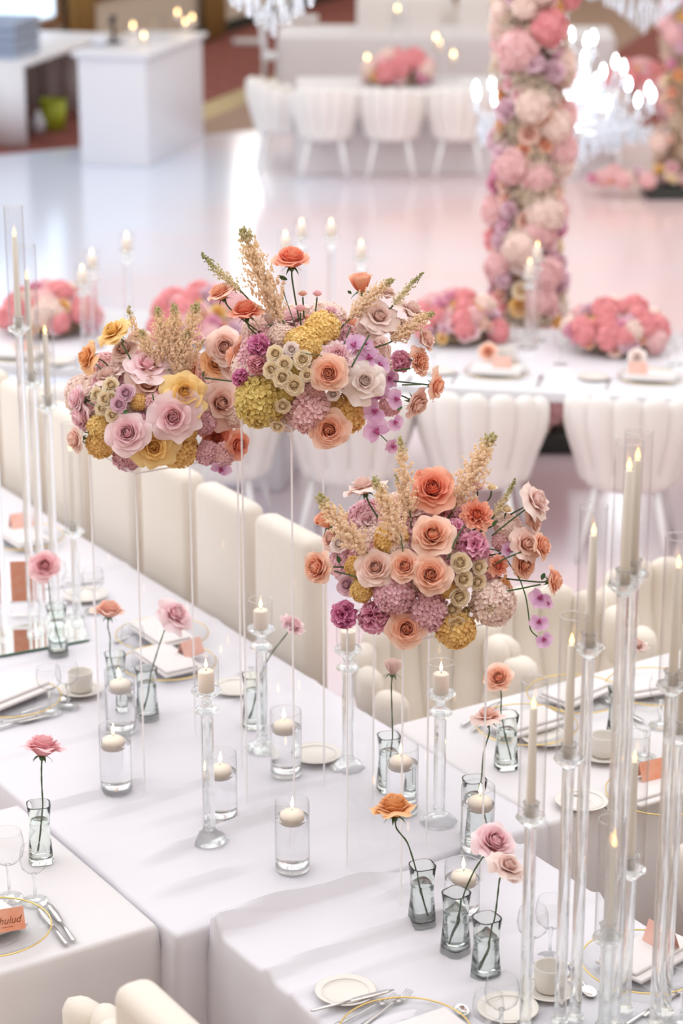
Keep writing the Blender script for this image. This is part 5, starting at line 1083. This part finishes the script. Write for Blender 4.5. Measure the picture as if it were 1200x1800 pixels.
# ------------------------------------------------------------------ chandeliers
DROP = MB().lathe([(0, 0), (.004, -.004), (.0055, -.02), (.011, -.045), (.009, -.06), (0, -.068)], 8).mesh('crystal_drop', False)
BEAD = MB().lathe([(0, -.011), (.011, 0), (0, .011)], 6).mesh('crystal_bead', False)
BULB = MB().lathe([(.008, 0), (.017, .025), (.018, .04), (.010, .066), (0, .085)], 12).mesh('candle_bulb')
SLEEVE = MB().lathe([(0, 0), (.034, .008), (.036, .014), (.012, .012), (.012, .075), (0, .076)], 12).mesh('candle_sleeve')
def chandelier(c, label, tiers, top, seed, drops=1.0):
    t = thing('crystal_chandelier', label, 'chandelier', tuple(c)); r = random.Random(seed); hgt = top - c[2]
    put('stem', MB().lathe([(0, -.02), (.03, 0), (.05, .06), (.02, .12), (.03, .3), (.055, .42), (.02, .52), (.012, .7), (.006, hgt - .01), (.0, hgt)], 14).mesh('stem'), M_CRYSTAL, t)
    l = bpy.data.lights.new('chandelier_light', 'POINT'); l.energy = 14; l.color = (.93, .97, 1); l.shadow_soft_size = .12; lo = bpy.data.objects.new('chandelier_light', l); COL.objects.link(lo); lo.location = (c[0], c[1], c[2] + .16)
    for R_, z, n in tiers:
        for i in range(n):
            a = 2 * pi * i / n + R_ * 7; x, y = cos(a), sin(a)
            pts = [(x * .03, y * .03, z + .02), (x * R_ * .4, y * R_ * .4, z - .10), (x * R_ * .8, y * R_ * .8, z - .09), (x * R_, y * R_, z)]
            ar = put('arm', MB().tube(pts, [.009, .008, .008, .007], 7).mesh('arm'), M_CRYSTAL, t)
            put('candle_sleeve', SLEEVE, M_CRYSTAL, ar, loc=(x * R_, y * R_, z)); put('candle_bulb', BULB, M_BULB, ar, loc=(x * R_, y * R_, z + .075))
            for q in range(int(5 * drops)):
                b = a + 2 * pi / n * (q - 2) / 5; rr = R_ * r.uniform(.72, 1.04); put('crystal_drop', DROP, M_CRYSTAL, t, Matrix.Translation((cos(b) * rr, sin(b) * rr, z - .03 - r.uniform(0, .10))) @ Matrix.Scale(r.uniform(1, 1.6), 4))
        for i in range(int(R_ * 120 * drops)):       # swagged strings of beads
            a = r.uniform(0, 6.28); u = r.random(); rr = R_ * (.08 + .9 * u); put('crystal_bead', BEAD, M_CRYSTAL, t, loc=(cos(a) * rr, sin(a) * rr, z + .16 * (1 - u) ** 1.5 + .02 - .1 * sin(pi * u)))
    for i in range(int(40 * drops)):
        a = i * 2.4; rr = .26 * sqrt(i / 40); put('crystal_drop', DROP, M_CRYSTAL, t, Matrix.Translation((cos(a) * rr, sin(a) * rr, tiers[0][1] - .12 - .22 * (1 - rr / .28))) @ Matrix.Scale(1.5, 4))
    return t
Yc = 13.9; c = PY(990, 150, Yc); zb = zat((c.x, Yc), 205)
chandelier((c.x, Yc, zb), 'large lit crystal chandelier hanging beside the near flower column', ((.54, .04, 14), (.36, .20, 9), (.18, .36, 6)), 5.2, 3, 2.0)
c = PY(480, 40, 11.6); chandelier((c.x, 11.6, zat((c.x, 11.6), -62)), 'chandelier cropped by the top edge, only its crystal drops in view', ((.33, .08, 8),), 5.2, 4, .8)
c = PY(1135, -30, 17.5); chandelier((c.x, 17.5, zat((c.x, 17.5), -25)), 'smaller chandelier cropped at the upper corner past the large one', ((.42, .08, 8),), 5.2, 5)

# ------------------------------------------------------------------ tables and chairs at the far end
for px in (572, 688, 806, 1052): 
    p = P(px, 318, 0); shell_chair(p.x, p.y + .12, ang(Vector((.05, 1, 0))), {572: 'first', 688: 'second', 806: 'third', 1052: 'last'}[px] + ' pale channel-tufted chair in the row across the dance floor')
p = P(492, 232, .42); shell_chair(p.x, p.y + .4, ang(Vector((1, .1, 0))), 'white tub chair turned sideways at the end of the far table')
def far_table(c, L, W, rz, label, seed):
    u = Vector((cos(rz), sin(rz), 0)); v = Vector((-u.y, u.x, 0)); o = Vector((c[0], c[1], 0)) - u * L / 2 - v * W / 2
    cloth('tablecloth', label, M_CLOTH2, o, v, u, W, L, z=.75, drop=.735, res=.08, seed=seed, fold=.03)
p = P(690, 178, .75); far_table((p.x + .6, p.y + 1.1), 2.9, 1.0, .03, 'white cloth table across the dance floor behind the row of pale chairs', 11)
b = P(705, 168, .75); b.y += .75; dome((b.x, b.y, .754), (.3, .26, .24), 'pink dome on the table across the dance floor', 44, 21, .075, [x for x in PINKS if x[1] != 'lilac'])
b = P(1120, 175, .75); dome((b.x, b.y + .3, .754), (.26, .24, .22), 'pink dome almost hidden behind the distant column', 34, 22, .075)
p = P(640, 66, .75); far_table((p.x + .9, p.y + .6), 3.6, 1.1, -.05, 'far white cloth table near the end wall with glowing candles', 12)
for k, px in enumerate((655, 742, 830, 960)):
    p = P(px, 150, 0.2); slab_chair(p.x, p.y + .1, ang(Vector((0, 1, 0))), ordn[k] + ' cream high-backed chair facing the far white table', mat=M_VELVET)
def chiavari(x, y, rz, label):
    t = thing('spindle_chair', label, 'chair', (x, y, .012), rz)
    put('seat', rounded_box('seat', (.40, .40, .05), .015), M_WHITELEG, t, loc=(0, 0, .45))
    for sx in (-1, 1):
        put('leg', MB().tube([(sx * .18, .18, 0), (sx * .17, .17, .43)], .016, 8).mesh('leg'), M_WHITELEG, t)
        put('leg', MB().tube([(sx * .18, -.21, 0), (sx * .17, -.17, .45), (sx * .17, -.22, .92)], .016, 8).mesh('leg'), M_WHITELEG, t)
    for z in (.56, .66, .82, .91): put('rail', MB().tube([(-.17, -.18 - (z - .45) * .1, z), (.17, -.18 - (z - .45) * .1, z)], .012, 8).mesh('rail'), M_WHITELEG, t)
    for i in range(5): put('spindle', MB().tube([(-.11 + .055 * i, -.2, .56), (-.11 + .055 * i, -.225, .91)], .009, 6).mesh('spindle'), M_WHITELEG, t)
for k, (px, py) in enumerate(((522, 172), (545, 128), (556, 98))):
    p = P(px, py, 0.0); chiavari(p.x - .18, p.y, ang(Vector((1, -.05, 0))), 'white spindle-back chair beside the red carpet, %s from the dance floor' % ordn[k])
p = P(728, 34, .75); t = thing('draped_mound', 'white rounded upholstered ottoman back at the end wall', 'ottoman', (p.x, p.y + .8, 0.0)); put('body', MB().lathe([(0, 0), (.5, 0), (.54, .3), (.53, .75), (.45, .95), (.25, 1.08), (0, 1.12)], 28).mesh('body'), M_VELVET, t)
FL = MB().lathe([(.04, 0), (.042, .002), (.042, .13), (.041, .13)], 20, cap=False).mesh('glass_wall')
VOT = MB().lathe([(0, 0), (.036, .0), (.036, .05), (0, .052)], 16).mesh('wax')
def votive(p, label, tall=0.0):
    if tall:
        s_ = thing('candle_stand', 'clear stand under ' + label, 'stand', tuple(p)); put('stem', MB().lathe([(0, 0), (.06, 0), (.06, .008), (.012, .02), (.012, tall - .01), (.045, tall)], 14).mesh('stem'), M_THIN, s_)
    t = thing('votive_candle', label, 'candle', (p[0], p[1], p[2] + tall + .001)); put('glass_wall', FL, M_THIN, t); put('wax', VOT, M_WAX, t, loc=(0, 0, .002)); flame(t, .054, .06, .016)
for px, py, z, tall, lab in ((640, 60, .755, .12, 'glowing candle on the far white table, single one by its corner'), (645, 98, .755, .2, 'glowing candle in front of the far white table'), (765, 62, .755, .1, 'glowing candle near the middle of the far white table'), (771, 72, .755, .1, 'second glowing candle near the middle of the far white table'), (796, 92, .755, .1, 'glowing candle between the far table and the flower column'),
                             (663, 30, .755, .2, 'glowing candle in the upper cluster, lowest of it'), (662, 12, .755, .2, 'glowing candle in the upper cluster by the dark red door'), (678, 16, .755, .2, 'glowing candle in the middle of the upper cluster'), (698, 12, .755, .2, 'glowing candle closing the upper cluster')):
    b = P(px, py + 14, .757) if py < 40 else P(px, py + 20, .757)
    if px > 700: b = P(px, 140, .757); votive((b.x, b.y, .757), lab, zat((b.x, b.y), py) - .757 - .1)
    elif py >= 90: b = P(px, 146, .757); votive((b.x, b.y, .757), lab, zat((b.x, b.y), py) - .757 - .1)
    elif py >= 40: b = P(px, 60, .757); votive((b.x, b.y, .757), lab, tall)
    else:
        b = P(px, 50, .757); votive((b.x, b.y, .757), lab, max(.1, zat((b.x, b.y), py) - .757 - .1))

# ------------------------------------------------------------------ white bar and tray table by the wall
q0, q1 = P(258, 95, 1.05), P(355, 58, 1.05); u = (q1 - q0).normalized(); v = Vector((-u.y, u.x, 0)); Lb = 1.75; Wb = .70
ctr = Vector((q0.x, q0.y, 0)) + u * Lb / 2 + v * Wb / 2
t = thing('bar_counter', 'tall white lacquered bar counter beside the dance floor', 'bar', (ctr.x, ctr.y, .012), math.atan2(u.y, u.x))
put('body', rounded_box('body', (Lb - .04, Wb - .04, .99), .008), M_WHITE, t, loc=(0, 0, .4955)); put('countertop', rounded_box('countertop', (Lb + .04, Wb + .05, .045), .008), M_WHITE, t, loc=(0, 0, 1.014))
put('front_panel', rounded_box('front_panel', (Lb - .3, .012, .8), .004), M_WHITE, t, loc=(0, -Wb / 2 + .016, .5))
BZ = 1.05
for px, py, lab in ((234, 60, 'lit candle on the bar by the black tap'), (253, 78, 'lit candle on the bar in front of the glass box'), (312, 36, 'lit candle at the back of the bar, farthest one'), (326, 53, 'lit candle at the back of the bar, lowest of three'), (338, 45, 'lit candle at the back of the bar nearest the carpet')):
    b = P(px, py, BZ); votive((b.x, b.y, BZ), lab)
b = P(276, 66, BZ); t = thing('ice_bucket', 'clear glass box on the white bar', 'box', (b.x, b.y, BZ)); put('body', MB().box((0, 0, .11), (.13, .13, .21)).mesh('body', False), M_ACRYL, t); put('base', MB().box((0, 0, .006), (.125, .125, .01)).mesh('base', False), M_LILACPOT, t)
b = P(200, 76, BZ); t = thing('drink_dispenser', 'black tap dispenser on the white bar', 'dispenser', (b.x, b.y, BZ)); put('base', MB().lathe([(0, 0), (.08, 0), (.08, .02), (0, .022)], 20).mesh('base'), M_BLACK, t); put('tap', MB().tube([(0, 0, .02), (0, 0, .18), (-.03, -.05, .2)], .018, 8).mesh('tap'), M_BLACK, t); put('knob', MB().lathe([(0, .2), (.03, .21), (.034, .25), (0, .27)], 12).mesh('knob'), M_BLACK, t)
b = P(175, 82, BZ); t = thing('serving_bowl', 'small clear bowl on the white bar corner', 'bowl', (b.x, b.y, BZ)); put('body', MB().lathe([(0, .003), (.04, .003), (.08, .05), (.085, .09), (.08, .09), (.074, .05), (0, .01)], 20).mesh('body'), M_LILACPOT, t)
# tray table: cloth-draped with an open knee space
f0 = P(-2, 262, 0); f1 = P(48, 262, 0); tt = thing('tray_table', 'cloth-draped service table carrying a stack of grey trays', 'table', (f1.x, f1.y + .02, .012), math.atan2(u.y, u.x))
put('tabletop', rounded_box('tabletop', (2.4, 1.5, .05), .015), M_CLOTH2, tt, loc=(1.2, .70, .80)); 
def drape(pts, z0, z1, mat, parent, name):
    mb = MB(); n = 40; L = []
    for z, k in ((z0, 1.0), ((z0 + z1) / 2, .6), (z1, .15)):
        l = [];
        for s_ in (1, -1):
            for i in (range(n + 1) if s_ > 0 else range(n, -1, -1)):
                p = Vector(pts[0]).lerp(Vector(pts[1]), i / n); nn = Vector((pts[1][1] - pts[0][1], pts[0][0] - pts[1][0])).normalized(); off = .02 * k * sin(i * .9) + .004 * s_; l.append((p.x + nn.x * off, p.y + nn.y * off, z))
        L.append(l)
    put(name, mb.loops(L).mesh(name), mat, parent)
drape(((0.0, 0.0), (0.0, 1.42)), .0, .80, M_CLOTH2, tt, 'end_drape'); drape(((0.0, 1.42), (2.36, 1.42)), .0, .80, M_CLOTH2, tt, 'back_drape'); drape(((2.36, 0.02), (2.36, 1.42)), .0, .80, M_CLOTH2, tt, 'end_drape')
for k in range(4):
    b = P(22, 100 - k * 0.1, .84 + .012); t = thing('serving_tray', 'grey-blue serving tray, %s from the bottom of the stack' % ordn[k], 'tray', (b.x - .1, b.y + .2, .8385 + .092 * k), math.atan2(u.y, u.x))
    L = [[(x * s_, y * s_, z) for x, y in ((-.34, -.25), (.34, -.25), (.34, .25), (-.34, .25))] for s_, z in ((.92, 0), (1.0, .085), (.97, .085), (.9, .012))]
    put('tray_body', MB().loops(L).mesh('tray_body', False), M_TRAY, t)
b = P(88, 236, 0); t = thing('storage_bin', 'lime green bin under the tray table', 'bin', (b.x, b.y + .3, .0)); put('body', MB().lathe([(0, 0), (.12, 0), (.14, .3), (.135, .3), (.115, .02), (0, .02)], 24).mesh('body'), M_LIME, t); put('rim', ring(.14, .3, .009, 24).mesh('rim'), M_LIME, t)
b = P(62, 240, 0); t = thing('clear_jug', 'pale plastic jug beside the lime green bin', 'jug', (b.x, b.y + .25, .0)); put('body', MB().lathe([(0, 0), (.07, 0), (.075, .1), (.05, .17), (.03, .2), (0, .2)], 18).mesh('body'), M_LILACPOT, t); put('cap', MB().lathe([(.032, .2), (.032, .225), (0, .226)], 12).mesh('cap'), M_WHITE, t)
b = P(437, 76, 0); t = thing('carpet_box', 'small white floor box on the red carpet', 'box', (b.x, b.y, .0)); put('body', rounded_box('body', (.42, .3, .05), .01), M_WHITE, t, loc=(0, 0, .0255)); put('lid', rounded_box('lid', (.3, .2, .012), .004), M_CHINA, t, loc=(0, 0, .056))
